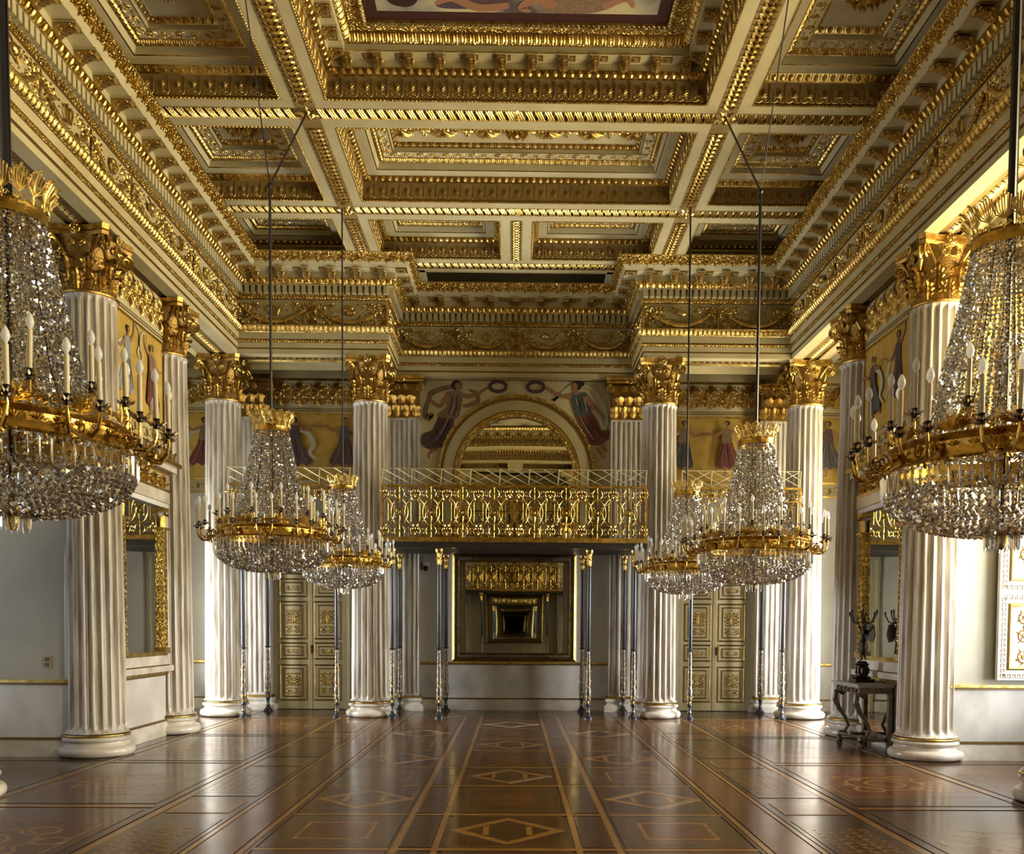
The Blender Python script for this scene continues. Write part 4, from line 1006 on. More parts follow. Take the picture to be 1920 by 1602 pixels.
# side walls: piers with mirrors, outer walls with windows
def side(s):
    nm = 'left' if s < 0 else 'right'
    X = lambda a, b: sorted((s * a, s * b))
    mb = MB(); y0, y1 = YF - 19.05, 19.05
    segs = [(-4, BAYS[3][0]), (BAYS[3][1], BAYS[2][0]), (BAYS[2][1], BAYS[1][0]), (BAYS[1][1], BAYS[0][0]), (BAYS[0][1], 19.05)]
    for a, b in segs: mb.box(*X(XW, XW + .3), a, b, 0, 7.2, 'plaster')
    for a, b in BAYS: mb.box(*X(XW, XW + .3), a, b, 0, .5, 'plaster'); mb.box(*X(XW, XW + .3), a, b, 5.95, 7.2, 'plaster')
    mb.box(*X(5.83, XW + .3), -4, 19.05, 7.2, 7.3, 'plaster'); mb.box(*X(5.80, 5.9), -4, 19.05, 6.75, 9.2, 'plaster')
    wl = mb.obj('wall_' + nm, kind='structure')
    for k, (a, b) in enumerate(BAYS):
        mb = MB(); 
        for z in (.5, 1.3, 2.3, 3.23, 4.2, 5.1, 5.9): mb.box(*X(XW + .1, XW + .14), a, b, z - .02, z + .04, 'cream')
        for q in range(5): yy = a + (b - a) * q / 4; mb.box(*X(XW + .1, XW + .14), yy - .025, yy + .025, .5, 5.95, 'cream')
        mb.obj('window_%d' % (k + 1 + (4 if s > 0 else 0)), kind='structure')
    # piers
    for k, (a, b) in enumerate(((12.0, 14.53), (6.30, 9.2), (.97, 3.5))):
        mb = MB(); mb.box(*X(XP, XW), a - .22, b + .22, 0, 7.2, 'plaster'); mb.box(*X(XP - .004, XP + .02), a - .2, b + .2, .25, 4.39, 'pier')
        pier = mb.obj('wall_%s_pier' % nm if k == 0 else 'wall_%s_pier.%03d' % (nm, k), kind='structure')
        mb = MB()
        wall_bands(mb, 'x', a, b, s * XP, -s, 'pier')
        for ya, sg in ((a - .22, -1), (b + .22, 1)):
            x0, x1 = X(XP, XW); wall_bands(mb, 'y', x0, x1, ya, sg)
        mb.obj('dado', pier)
        upper(pier, 'x', a + .2, b - .2, s * XP, -s, '')
        if k == 0:
            x0, x1 = X(5.75, XW); upper(pier, 'y', x0, x1, a - .22, -1, '')
            # dancers
            pt = Paint(lambda u, v, kk: (s * (XP - .010 - kk), u, v))
            if s < 0:
                dancer(pt, 12.95, 4.8, 1.12, 'robe_d', 'robe_d', 1, 3); dancer(pt, 13.75, 4.8, 1.08, 'robe_b', 'robe_c', -1, 2)
            else:
                dancer(pt, 13.0, 4.85, 1.12, 'robe_a', 'robe_a', -1, 3); dancer(pt, 13.85, 4.8, 1.05, 'robe_a', 'robe_e', 1, 1)
            pt.mb.obj('dancer_painting', pier)
    # mirror aedicule on the pier
    yc, hw = 13.27, .82
    r = empty('pier_mirror', (s * (XP - .01), yc, 1.0), label='tall mirror between gilded pilasters under a white cornice on the %s wall' % nm, category='mirror')
    def bx(mb, y0, y1, d, z0, z1, m, d0=0.): lo, hi = sorted((-s * d0, -s * d)); mb.box(lo, hi, y0, y1, z0 - 1.0, z1 - 1.0, m)
    mb = MB(); bx(mb, -hw + .16, hw - .16, .03, 1.30, 3.47, 'mirror', .02); mb.obj('mirror_glass', r)
    mb = MB()
    for q in (-1, 1):
        y0_, y1_ = sorted((q * hw, q * (hw - .16))); bx(mb, y0_, y1_, .09, 1.30, 3.15, 'leafgold'); y0_, y1_ = sorted((q * (hw + .02), q * (hw - .18))); bx(mb, y0_, y1_, .13, 3.15, 3.18, 'gold'); bx(mb, y0_, y1_, .12, 3.42, 3.48, 'gold'); bx(mb, y0_, y1_, .12, 1.27, 1.36, 'gold')
        for k in range(3): mb.put(LEAFT, basis((-s * .07, q * (hw - .08) + (k - 1) * .055, 3.18 - 1), (0, .3, 0), (-s * .6, 0, 0), (0, 0, .85)))
        for k in range(22): mb.put(T['leafband'], basis((-s * .092, q * (hw - .08), 1.42 + k * .08 - 1), (0, .7, 0), (-s, 0, 0), (0, 0, .55)))
    bx(mb, -hw, hw, .06, 1.24, 1.30, 'gold'); mb.obj('frame', r)
    mb = MB(); bx(mb, -hw - .06, hw + .06, .10, 3.48, 3.55, 'white'); bx(mb, -hw - .06, hw + .06, .12, 3.555, 3.72, 'basem'); bx(mb, -hw - .06, hw + .06, .13, 3.72, 3.76, 'gold')
    bx(mb, -hw - .04, hw + .04, .09, 3.76, 3.98, 'fgold'); bx(mb, -hw - .06, hw + .06, .15, 3.98, 4.02, 'gold'); bx(mb, -hw - .10, hw + .10, .22, 4.02, 4.10, 'basem'); bx(mb, -hw - .14, hw + .14, .28, 4.10, 4.16, 'gold')
    mb.obj('cornice', r)
    mb = MB()
    for k in range(5): mb.put(T['scrollfrieze'], basis((-s * .095, -hw + .16 + k * .33, 3.87 - 1), (0, .6, 0), (-s, 0, 0), (0, 0, .45)))
    for k in range(9): mb.put(LEAFT, basis((-s * .2, -hw - .05 + k * .215, 4.16 - 1), (0, .8, 0), (-s * .4, 0, 0), (0, 0, .65)))
    mb.obj('gilded_cresting', r, kind='stuff')
    mb = MB(); bx(mb, -hw - .1, hw + .1, .05, 1.10, 1.24, 'basem'); bx(mb, -hw - .1, hw + .1, .07, 1.085, 1.10, 'groove'); bx(mb, -hw - .22, hw + .22, .12, 1.0, 1.085, 'basem'); mb.obj('sill', r)
side(-1); side(1)
# back end of the hall, plain, closes the room behind the camera
mb = MB(); mb.box(-XW - .3, XW + .3, -3.5, -3.26, 0, 9.2, 'plaster'); backw = mb.obj('wall_back', kind='structure', label='opposite end of the hall, seen only in the mirrors')

# shutter panel in the right window bay
sh = empty('window_shutter', (6.22, 11.66, 1.06), label='white interior shutter with gilded scroll panels at the right picture edge', category='shutter')
mb = MB(); mb.box(0, .90, -.03, .03, 0, 4.4, 'basem'); 
mb.obj('board', sh)
for z0, z1 in ((0.0, 1.12), (1.14, 2.9), (2.92, 4.38)):
    mb = MB(); mb2 = MB(); frame_rect(mb2, .62, (z1 - z0) - .30, [(-.02, 0), (-.02, .012), (.0, .02), (.02, .012), (.03, 0)], ['gold', 'groove', 'gold', 'gold'])
    mb.put(mb2.T(), tr(.45, -.03, (z0 + z1) / 2))
    zc_ = (z0 + z1) / 2; hh = (z1 - z0)
    for sx in (-1, 1):
        for q, f in ((-.3, 1), (.0, -1), (.3, 1)):
            t_ = MB(); scroll_unit(t_, .22, .22, flip=f, leaves=8, seed=int(q * 10) + 5, r=.009); mb.put(t_.T(), basis((.45 + sx * .12, -.03, zc_ + q * hh * .75), (sx, 0, 0), (0, -1, 0), (0, 0, 1)))
    mb.tube([(.45, -.035, z0 + .2), (.45, -.035, z1 - .2)], .012, 'gold', 5)
    # greek key border
    def key(x, z, dx, dz):
        for (a0, b0, a1, b1) in ((0, 0, .05, .0), (.05, 0, .05, .045), (.05, .045, .02, .045), (.02, .045, .02, .02)):
            p = np.array([x, z]); u = np.array(dx); v = np.array(dz)
            A0 = p + u * a0 + v * b0; A1 = p + u * a1 + v * b1
            mb.tube([(A0[0], -.032, A0[1]), (A1[0], -.032, A1[1])], .004, 'groove', 4)
    for k in range(int((hh - .04) / .065)):
        key(.04, z0 + .03 + k * .065, (0, 1), (1, 0)); key(.86, z0 + .03 + k * .065, (0, 1), (-1, 0))
    for k in range(12): key(.05 + k * .065, z0 + .03, (1, 0), (0, 1)); key(.05 + k * .065, z1 - .03, (1, 0), (0, -1))
    mb.obj('panel', sh)

# ------------------------------------------------------------------ doors
def door(n, x0, lab):
    W_ = 1.40; Hh = 3.12
    r = MB(); 
    for a, b in ((-.16, 0), (W_, W_ + .16)): r.box(a, b, -.09, .02, 0, Hh + .02, 'plaster'); r.box(a + .05, b - .05, -.11, -.09, 0, Hh, 'cream')
    r.box(-.16, W_ + .16, -.09, .02, Hh + .02, Hh + .2, 'plaster'); r.box(-.18, W_ + .18, -.13, .02, Hh + .2, Hh + .26, 'cream')
    r = r.obj('door_%d' % n, kind='structure', label=lab, loc=(x0, YW - .01, 0))
    for k in range(2):
        lw = W_ / 2 - .006; xo = k * W_ / 2 + .003
        mb = MB(); mb.box(xo, xo + lw, -.05, 0, .01, Hh, 'cream'); mb.box(xo + (lw - .03 if k == 0 else 0), xo + (lw if k == 0 else .03), -.065, -.05, .01, Hh, 'cream')
        leaf = mb.obj('door_leaf', r)
        for z0, z1 in ((.18, .92), (1.02, 1.37), (1.43, 2.21), (2.29, 2.67), (2.75, 3.08)):
            mb = MB(); zc_ = (z0 + z1) / 2; w_ = .56; h_ = z1 - z0; xc = xo + lw / 2
            mb2 = MB(); frame_rect(mb2, w_, h_, [(0, 0), (0, .012), (.012, .018), (.024, .010), (.03, .004)], ['groove', 'groove', 'gold', 'groove']); frame_rect(mb2, w_ - .16, h_ - .15, [(0, 0), (0, .012), (.012, .018), (.022, .0)], ['groove', 'groove', 'groove'])
            mb.put(mb2.T(), tr(xc, -.05, zc_))
            if h_ > .5:
                for sx in (-1, 1):
                    for q, f in ((-.26, 1), (-.02, -1), (.22, 1)):
                        t_ = MB(); scroll_unit(t_, .14, .17, flip=f, leaves=7, seed=3, r=.007); mb.put(t_.T(), basis((xc + sx * .085, -.052, zc_ + q * h_ * .85), (sx, 0, 0), (0, -1, 0), (0, 0, 1)))
                mb.sphere((xc, -.055, zc_ + (.05 if z0 > 1 else 0)), (.035, .015, .12 if z0 > 1 else .045), 'gold', 8, 5); mb.sphere((xc, -.055, zc_ + .2), (.03, .012, .03), 'gold', 6, 4)
            else:
                for sx in (-1, 1):
                    t_ = MB(); scroll_unit(t_, .16, .10, flip=1, leaves=5, seed=3, r=.006); mb.put(t_.T(), basis((xc + sx * .09, -.052, zc_), (sx, 0, 0), (0, -1, 0), (0, 0, 1)))
                mb.sphere((xc, -.055, zc_), (.03, .012, .03), 'gold', 6, 4)
            mb.obj('door_panel', leaf)
    mb = MB(); mb.box(W_ / 2 + .015, W_ / 2 + .045, -.075, -.065, 1.15, 1.32, 'bronze'); mb.sphere((W_ / 2 + .03, -.10, 1.27), .022, 'bronze', 8, 5); mb.tube([(W_ / 2 + .03, -.07, 1.27), (W_ / 2 + .03, -.1, 1.27)], .008, 'bronze', 5); mb.obj('door_handle', r)
door(1, -4.86, 'left double door with gilded relief panels, dark in shade')
door(2, 3.42, 'right double door of cream panels with gilded relief')

# ------------------------------------------------------------------ balconies
def rail_unit(wd, h):
    """openwork bay, x -wd/2..wd/2, z 0..h"""
    t_ = MB(); g = 'brass'; zb, zt = .26, h - .25; zm = (zb + zt) / 2; U = dict(up=(0, 1, 0))
    t_.tube(ring3(0, zm, .066, 0, 12, 0), .015, g, 5, cap=False, **U); t_.sphere((0, 0, zm), (.03, .012, .03), g, 6, 4)
    for sg in (-1, 1):
        t_.tube([(0, 0, zm + sg * .06), (.014, 0, zm + sg * .10), (0, 0, zm + sg * .20), (0, 0, zm + sg * (zt - zb) / 2)], [.012, .012, .007, .007], g, 5)
        t_.sphere((0, 0, zm + sg * .19), .016, g, 5, 4)
        a = np.linspace(-1.05, 1.05, 12); R_ = .30
        t_.tube(np.stack([sg * (.5 * wd - .045 - R_ * (np.cos(a) - math.cos(1.05))), np.zeros(12), zm + .26 * np.sin(a) / math.sin(1.05)], 1)[:, :] * np.array([1, 1, 1]), .008, g, 4, **U)
        t_.tube(np.stack([sg * (.035 + .24 * (np.cos(a) - math.cos(1.05))), np.zeros(12), zm + .24 * np.sin(a) / math.sin(1.05)], 1), .008, g, 4, **U)
        t_.tube([(sg * wd * .36, 0, zb + .05), (sg * wd * .36, 0, zt - .05)], .006, g, 4)
        for q in (-1, 1):
            t_.tube([(sg * .05, 0, zm + q * .04), (sg * wd * .44, 0, zm + q * .22)], .006, g, 4)
            petal(t_, (sg * wd * .40, -.004, zm + q * .21), q * (PI / 2 if sg > 0 else PI / 2) + .4 * sg, .07, .05, g, -.02)
            t_.tube(spiral2(sg * .10, zm + q * .10, .035, 1.0, 0, sg * q, 9), .006, g, 4, **U)
    for z0, z1 in ((0.03, zb), (zt, h - .03)):
        zc_ = (z0 + z1) / 2; rr = (z1 - z0) * .42
        t_.tube(ring3(0, zc_, rr, 0, 14, 0), .008, g, 4, cap=False, **U); t_.tube([(0, 0, z0), (0, 0, z1)], .009, g, 4)
        t_.sphere((0, 0, zc_), .02, g, 6, 4)
        for sg in (-1, 1):
            for k in range(8):
                petal(t_, (sg * wd / 2, -.004, zc_), k * PI / 4 if sg < 0 else k * PI / 4, .085, .035, g, -.015)
            a = np.linspace(-PI / 2, PI / 2, 8); t_.tube(np.stack([sg * (wd / 2 - .09 * np.cos(a)), np.zeros(8), zc_ + rr * .95 * np.sin(a)], 1), .007, g, 4, **U)
            t_.tube(spiral2(sg * wd * .25, zc_ + .03, .035, 1.2, 0, sg, 9), .006, g, 4, **U); t_.tube(spiral2(sg * wd * .25, zc_ - .04, .03, 1.2, PI, sg, 9), .006, g, 4, **U)
    for z_ in (zb, zt): t_.box(-wd / 2, wd / 2, -.008, .008, z_ - .006, z_ + .006, g)
    return t_
Z0, Z1, YR = 3.33, 4.30, 16.93
def balcony(x0, x1, n, label, emblem=False, yb=YW - .03):
    r = empty('balcony', ((x0 + x1) / 2, YR, Z0), label=label, category='balcony', group='gilded iron balconies on the end wall')
    L = x1 - x0; hw = L / 2; h = Z1 - Z0
    mb = MB(); D = yb - YR
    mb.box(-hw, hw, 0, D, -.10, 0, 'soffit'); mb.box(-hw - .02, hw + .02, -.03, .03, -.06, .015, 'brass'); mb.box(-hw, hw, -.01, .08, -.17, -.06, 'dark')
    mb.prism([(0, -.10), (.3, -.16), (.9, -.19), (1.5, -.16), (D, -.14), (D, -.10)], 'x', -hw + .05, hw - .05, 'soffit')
    for sg in (-1, 1):
        for q in range(3): c = sg * hw * (.28 + q * .26); mb.box(c - .16, c + .16, -.036, -.03, -.055, -.03, 'brass')
    mb.obj('slab', r)
    mb = MB(); mb.box(-hw, hw, -.03, .03, h - .03, h + .01, 'brass'); mb.box(-hw, hw, -.015, .015, .0, .03, 'brass')
    for sg in (-1, 1): mb.box(*sorted((sg * hw, sg * (hw - .04))), -.02, .02, 0, h, 'brass')
    mb.obj('top_rail', r)
    usable = L - .08 - (.16 if emblem else 0); me = rail_unit(usable / n, h).mesh('rail_panel'); wu = usable / n
    for k in range(n):
        xx = -hw + .04 + wu * (k + .5) + (.16 if emblem and k >= n / 2 else 0); inst(me, 'rail_panel', r, tr(xx, 0, 0))
    if emblem:
        mb = MB()
        for sg in (-1, 1): mb.tube([(sg * .05, 0, .03), (sg * .05, 0, h - .03)], .012, 'brass', 5)
        V = [(-.075, .66), (.075, .66), (.085, .5), (.07, .38), (0, .3), (-.07, .38), (-.085, .5)]
        mb.prism(V, 'y', -.04, -.01, 'brass'); mb.box(-.012, .012, -.05, -.04, .33, .65, 'gold'); mb.box(-.075, .075, -.05, -.04, .49, .515, 'gold'); mb.sphere((0, -.03, .70), (.06, .03, .04), 'brass', 8, 5)
        mb.obj('shield', r)
    # light safety rail on top
    mb = MB(); top = h + .31; nb = max(2, int(round(L / .53)))
    for k in range(nb + 1):
        xx = -hw + .02 + (L - .04) * k / nb; mb = MB(); mb.tube([(xx - .01, 0, h), (xx + .01, 0, top)], .010, 'safety', 5); mb.obj('safety_post', r)
    mb = MB(); mb.tube([(-hw, 0, top), (hw, 0, top)], .005, 'safety', 4)
    for z_ in (h + .1, h + .2): mb.tube([(-hw, .005, z_), (hw, .005, z_)], .002, 'iron', 4)
    for k in range(nb):
        xa = -hw + .02 + (L - .04) * k / nb; xb = xa + (L - .04) / nb; xm = (xa + xb) / 2
        mb.tube([(xa, 0, top), (xb, 0, h + .02)], .008, 'safety', 4); mb.tube([(xa, 0, h + .15), (xm, 0, h + .02)], .008, 'safety', 4); mb.tube([(xm, 0, top), (xb, 0, h + .15)], .008, 'safety', 4)
        mb.tube([(xa, .01, h + .02), (xb, .01, top)], .005, 'safety', 4)
    mb.obj('safety_lattice', r)
    return r
balcony(-2.455, 2.44, 8, 'central gilded openwork balcony with a shield at its middle', True)
balcony(-5.28, -3.02, 4, 'gilded openwork balcony over the left door, behind two chandeliers')
balcony(3.06, 5.30, 4, 'gilded openwork balcony over the right door, behind two chandeliers')

# gallery posts
mb = MB(); mb.lathe([(0, 0), (.085, 0), (.085, .03), (.05, .07), (.035, .10), (.045, .13), (.03, .16), (.035, .24), (.055, .26), (.04, .29)], 14, 'iron', mats=['iron'] * 4 + ['worn'] * 2 + ['iron'] * 3); PB = mb.mesh('base')
mb = MB(); mb.lathe([(.04, .29), (.045, .34), (.06, .37), (.048, .42), (.056, .50), (.052, .58), (.038, .60), (.046, .66), (.05, .74), (.036, .78), (.042, .82), (.040, .98), (.030, 1.0), (.038, 1.06), (.034, 1.22), (.026, 1.26), (.028, 1.31)], 12, 'worn')
for k in range(8):
    a = k * PI / 4
    for z_, s_, rr in ((.30, .55, .042), (.60, .5, .036), (.80, .45, .032)): mb.put(LEAFT, basis((rr * math.cos(a), rr * math.sin(a), z_), (.15 * math.sin(a), -.15 * math.cos(a), 0), (.22 * math.cos(a), .22 * math.sin(a), 0), (0, 0, s_)))
PL = mb.mesh('lower_shaft', 50)
mb = MB(); mb.lathe([(.028, 1.30), (.055, 1.315), (.058, 1.33), (.035, 1.345), (.03, 1.36), (.038, 1.38), (.036, 2.92)], 14, 'iron'); PU = mb.mesh('shaft')
mb = MB(); mb.lathe([(.036, 2.90), (.046, 2.91), (.040, 2.93), (.042, 3.0), (.048, 3.06), (.042, 3.08), (.05, 3.14), (.075, 3.18), (.08, 3.20), (.08, 3.225), (0, 3.225)], 14, 'brass')
for k in range(8):
    a = k * PI / 4
    for z_, s_, rr in ((2.94, .4, .036), (3.06, .4, .04)): mb.put(LEAFT, basis((rr * math.cos(a), rr * math.sin(a), z_), (.16 * math.sin(a), -.16 * math.cos(a), 0), (.3 * math.cos(a), .3 * math.sin(a), 0), (0, 0, s_)))
PK = mb.mesh('capital', 50)
POSTS = [(-2.265, 16.99, 'slim dark iron post at the left front corner of the central balcony'), (-1.396, 16.99, 'slim dark iron post under the front edge, left of the square mirror'), (1.391, 16.99, 'slim dark iron post under the front edge, right of the square mirror'), (2.235, 16.99, 'slim dark iron post at the right front corner of the central balcony'),
         (-2.30, 18.35, 'rear iron post by the pilaster left of the security camera'), (-1.37, 18.35, 'rear iron post close to the left frame of the square mirror'), (1.37, 18.35, 'rear iron post close to the right frame of the square mirror'), (2.215, 18.35, 'rear iron post in front of the pilaster right of the square mirror'),
         (-5.03, 16.99, 'slim iron post beside the far left corner column'), (-3.296, 16.99, 'slim iron post in front of the left door'), (3.293, 16.99, 'slim iron post in front of the right door'), (5.03, 16.99, 'slim iron post beside the far right corner column'),
         (-4.93, 18.3, 'rear iron post in shade left of the left door'), (4.98, 18.3, 'rear iron post in shade right of the right door')]
for x, y, l in POSTS:
    r = empty('balcony_post', (x, y, 0), label=l, category='post', group='iron posts carrying the balconies')
    for me, nm in ((PB, 'base'), (PL, 'lower_shaft'), (PU, 'shaft'), (PK, 'capital')): inst(me, nm, r, tr(s=(1, 1, .974)))

# ------------------------------------------------------------------ chandeliers
def make_chandelier():
    r = empty('chandelier', (0, 0, 2.27))
    z0 = 2.27
    def fin(mb, name, parent=r, **k):
        o = mb.obj(name, parent, **k); return o
    sh_ = lambda prof_: [(a, b - z0) for a, b in prof_]
    # crown
    mb = MB(); mb.lathe(sh_([(.185, 3.93), (.205, 3.93), (.20, 3.945), (.20, 3.99), (.207, 4.0), (.19, 4.005), (.185, 3.93)]), 40, 'brass')
    crown = fin(mb, 'crown')
    mb = MB(); n = 7
    P_ = [(0, .0, 0), (0, .004, .06), (0, .018, .11), (0, .05, .155), (0, .075, .165)]
    mb.tube(P_, [.007, .007, .006, .006, .008], 'crowngold', 5)
    for k in range(9):
        a_ = PI / 2 + (k - 4) * .26
        mb.tube([(0, .006, .045), (.055 * math.cos(a_), .016, .045 + .055 * math.sin(a_)), (.115 * math.cos(a_) * .62, .045, .045 + .115 * math.sin(a_))], [.0035, .004, .0055], 'crowngold', 4)
        mb.sphere((.115 * math.cos(a_) * .62, .048, .047 + .115 * math.sin(a_)), .0065, 'crowngold', 5, 3)
    for sx in (-1, 1): mb.tube(spiral2(sx * .02, .022, .018, 1.2, 0, sx, 8) + np.array([0, .006, 0]), .004, 'crowngold', 4, up=(0, 1, 0))
    CL = mb.mesh('crown_leaf')
    for k in range(16):
        a = k * 2 * PI / 16; e = np.array([math.cos(a), math.sin(a), 0]); g = np.array([-math.sin(a), math.cos(a), 0]); inst(CL, 'crown_leaf', crown, basis(e * .2 + np.array([0, 0, 3.99 - z0]), g * .9, e * .9, (0, 0, 1.0)))
    # tent of crystal strings
    zz = [3.93, 3.7, 3.5, 3.3, 3.1, 2.95, 2.86]; rr = [.19, .235, .28, .325, .375, .44, .53]
    ms = []
    def beadm(p, s_):
        q = NR.rand(3) * 6.28; c1, s1, c2, s2 = math.cos(q[0]), math.sin(q[0]), math.cos(q[1]), math.sin(q[1])
        Rm = np.array([[c1, -s1, 0], [s1, c1, 0], [0, 0, 1]]) @ np.array([[1, 0, 0], [0, c2, -s2], [0, s2, c2]])
        A_ = np.eye(4); A_[:3, :3] = Rm * s_; A_[:3, 3] = p; return A_
    nst = 62; L = 1.13; steps = 42
    for k in range(nst):
        a = k * 2 * PI / nst
        for j in range(steps):
            z = 3.92 - (3.92 - 2.88) * j / (steps - 1); q = np.interp(-z, [-v for v in zz], rr); a2 = a + .01 * math.sin(j * 1.7 + k)
            ms.append(beadm((q * math.cos(a2), q * math.sin(a2), z - z0), .0125 + .006 * (j / steps)))
    oct_ = MB(); V = [(1, 0, 0), (-1, 0, 0), (0, 1, 0), (0, -1, 0), (0, 0, 1.1), (0, 0, -1.1)]; oct_.add(V, [np.array([(0, 2, 4), (2, 1, 4), (1, 3, 4), (3, 0, 4), (2, 0, 5), (1, 2, 5), (3, 1, 5), (0, 3, 5)])], 'crystal'); OT = oct_.T()
    mb = MB(); mb.put(OT, np.array(ms)); fin(mb, 'crystal_tent', kind='stuff', smooth=0)
    # bowl
    ms = []
    for k in range(14):
        a = k / 13 * 1.42; q = .10 + .52 * math.cos(a); z = 2.60 - .23 * math.sin(a); n = int(2 * PI * q / .040)
        for j in range(n): b_ = (j + .5 * (k % 2)) * 2 * PI / n; ms.append(beadm((q * math.cos(b_), q * math.sin(b_), z - z0), .019))
    for k in range(90):
        b_ = k * 2 * PI / 90; ms.append(beadm((.615 * math.cos(b_), .615 * math.sin(b_), 2.70 - z0), .018))
    for k in range(90):
        b_ = k * 2 * PI / 90; ms.append(beadm((.60 * math.cos(b_), .60 * math.sin(b_), 2.64 - z0), .017))
    mb = MB(); mb.put(OT, np.array(ms)); fin(mb, 'crystal_bowl', kind='stuff', smooth=0)
    # inner darker wires
    mb = MB()
    for k in range(12):
        a = k * PI / 6; mb.tube([(.60 * math.cos(a), .60 * math.sin(a), 2.66 - z0), (.52 * math.cos(a), .52 * math.sin(a), 2.48 - z0), (.3 * math.cos(a), .3 * math.sin(a), 2.40 - z0), (.1 * math.cos(a), .1 * math.sin(a), 2.37 - z0)], .004, 'bronze', 4)
        mb.tube([(q * math.cos(a), q * math.sin(a), z - z0) for z, q in zip(zz, [v - .012 for v in rr])], .004, 'bronze', 4)
    mb.tube([(0, 0, 2.38 - z0), (0, 0, 4.0 - z0)], .014, 'bronze', 8)
    fin(mb, 'wire_frame')
    # prisms
    pr_ = MB(); V = [(.010, 0, 0), (0, .007, 0), (-.010, 0, 0), (0, -.007, 0), (.008, 0, -.09), (0, .006, -.09), (-.008, 0, -.09), (0, -.006, -.09), (0, 0, -.115)]
    pr_.add(V, [np.array([(0, 1, 5, 4), (1, 2, 6, 5), (2, 3, 7, 6), (3, 0, 4, 7)]), np.array([(4, 5, 8), (5, 6, 8), (6, 7, 8), (7, 4, 8)]), np.array([[3, 2, 1, 0]])], 'crystal')
    PM = pr_.mesh('crystal_drop', 0); PT = pr_.T()
    for k in range(72):
        a = k * 2 * PI / 72; inst(PM, 'crystal_drop', r, tr(.635 * math.cos(a), .635 * math.sin(a), 2.70 - z0, 1.15, a))
    for k in range(18):
        a = k * 2 * PI / 18; inst(PM, 'crystal_drop', r, tr(.085 * math.cos(a), .085 * math.sin(a), 2.385 - z0, 1.0, a))
    mb = MB(); mb.lathe(sh_([(0, 2.28), (.02, 2.29), (.035, 2.33), (.03, 2.36), (.05, 2.375), (.10, 2.385), (.10, 2.40), (0, 2.40)]), 16, 'brass'); fin(mb, 'finial')
    # gilded ring
    mb = MB(); mb.lathe(sh_([(.555, 2.73), (.60, 2.72), (.612, 2.735), (.60, 2.75), (.592, 2.78), (.592, 2.82), (.605, 2.83), (.615, 2.85), (.60, 2.86), (.56, 2.862), (.555, 2.73)]), 72, 'brass'); ring = fin(mb, 'ring')
    mb = MB()
    for k in range(36):
        a = k * 2 * PI / 36; e = np.array([math.cos(a), math.sin(a), 0]); g = np.array([-math.sin(a), math.cos(a), 0]); t_ = MB()
        if k % 3 == 0:
            for q in range(7): petal(t_, (0, 0, .0), PI / 2 + (q - 3) * .38, .115, .026, 'brass', .012)
        else:
            for sx in (-1, 1): t_.tube(spiral2(sx * .026, .035, .026, 1.3, -PI / 2, sx, 10), .0055, 'brass', 4, up=(0, 1, 0))
            t_.tube([(0, 0, 0), (0, 0, .09)], .006, 'brass', 4)
        mb.put(t_.T(), basis(e * .60 + np.array([0, 0, 2.86 - z0]), g, e, (0, 0, 1)))
        t_ = MB()
        for q in range(5): petal(t_, (0, 0, -.015), PI / 2 + (q - 2) * .5, .04, .014, 'brass', .006)
        mb.put(t_.T(), basis(e * .594 + np.array([0, 0, 2.80 - z0]), g, e, (0, 0, 1)))
    mb.obj('pierced_cresting', ring, kind='stuff')
    # candles
    mb = MB(); mb.lathe([(0, 0), (.0125, 0), (.0125, .20), (0, .20)], 10, 'candle'); CM = mb.mesh('candle')
    mb = MB(); mb.lathe([(0, .20), (.007, .20), (.008, .206), (.018, .224), (.021, .240), (.015, .262), (.005, .280), (0, .283)], 10, 'bulb'); BU = mb.mesh('bulb', 60)
    mb = MB(); mb.lathe([(0, -.045), (.018, -.04), (.02, -.02), (.015, 0), (.019, .012), (.0, .014)], 10, 'bronze'); CU = mb.mesh('cup')
    mb = MB(); t_ = []
    for k in range(12):
        a0, a1 = k * PI / 6, (k + 1) * PI / 6; am_ = (a0 + a1) / 2
        mb.add([(.01 * math.cos(am_), .01 * math.sin(am_), -.022), (.035 * math.cos(a0), .035 * math.sin(a0), -.018), (.058 * math.cos(am_), .058 * math.sin(am_), -.004), (.035 * math.cos(a1), .035 * math.sin(a1), -.018), (.035 * math.cos(am_), .035 * math.sin(am_), -.028)], [np.array([(0, 1, 4), (1, 2, 4), (2, 3, 4), (3, 0, 4)]), np.array([[3, 2, 1, 0]])], 'crystal')
    DP = mb.mesh('drip_pan', 0)
    mb = MB()
    for sx in (-1, 1):
        P_ = [(0, 0, .0), (sx * .015, .05, -.05), (sx * .03, .10, -.085), (sx * .055, .155, -.09), (sx * .075, .19, -.05), (sx * .082, .20, .0), (sx * .082, .20, .05)]
        mb.tube(P_, [.014, .012, .011, .011, .010, .009, .008], 'brass', 6)
        mb.tube(np.array([(sx * .04, 0, 0)]) + spiral2(0, 0, .04, 1.4, PI / 2, sx, 12)[:, [1, 0, 2]] * np.array([1, 1, 1]) + np.array([(0, .10, -.04)]), .007, 'brass', 4)
        for k in range(4): petal(mb, (sx * .03, .06 + k * .03, -.08), -PI / 2 + sx * .6 * k, .045, .02, 'brass', .012)
    for k in range(6): petal(mb, (0, .02, -.02), k * PI / 3, .05, .03, 'brass', .02)
    AM = mb.mesh('arm')
    mb = MB(); mb.tube([(0, 0, 0), (0, 0, .06), (0, .0, .12)], [.007, .006, .008], 'brass', 5)
    for sx in (-1, 1): mb.tube(spiral2(sx * .03, .05, .03, 1.4, -PI / 2, sx, 12), .006, 'brass', 4, up=(0, 1, 0)); mb.tube(spiral2(sx * .016, .10, .016, 1.2, -PI / 2, sx, 9), .004, 'brass', 4, up=(0, 1, 0))
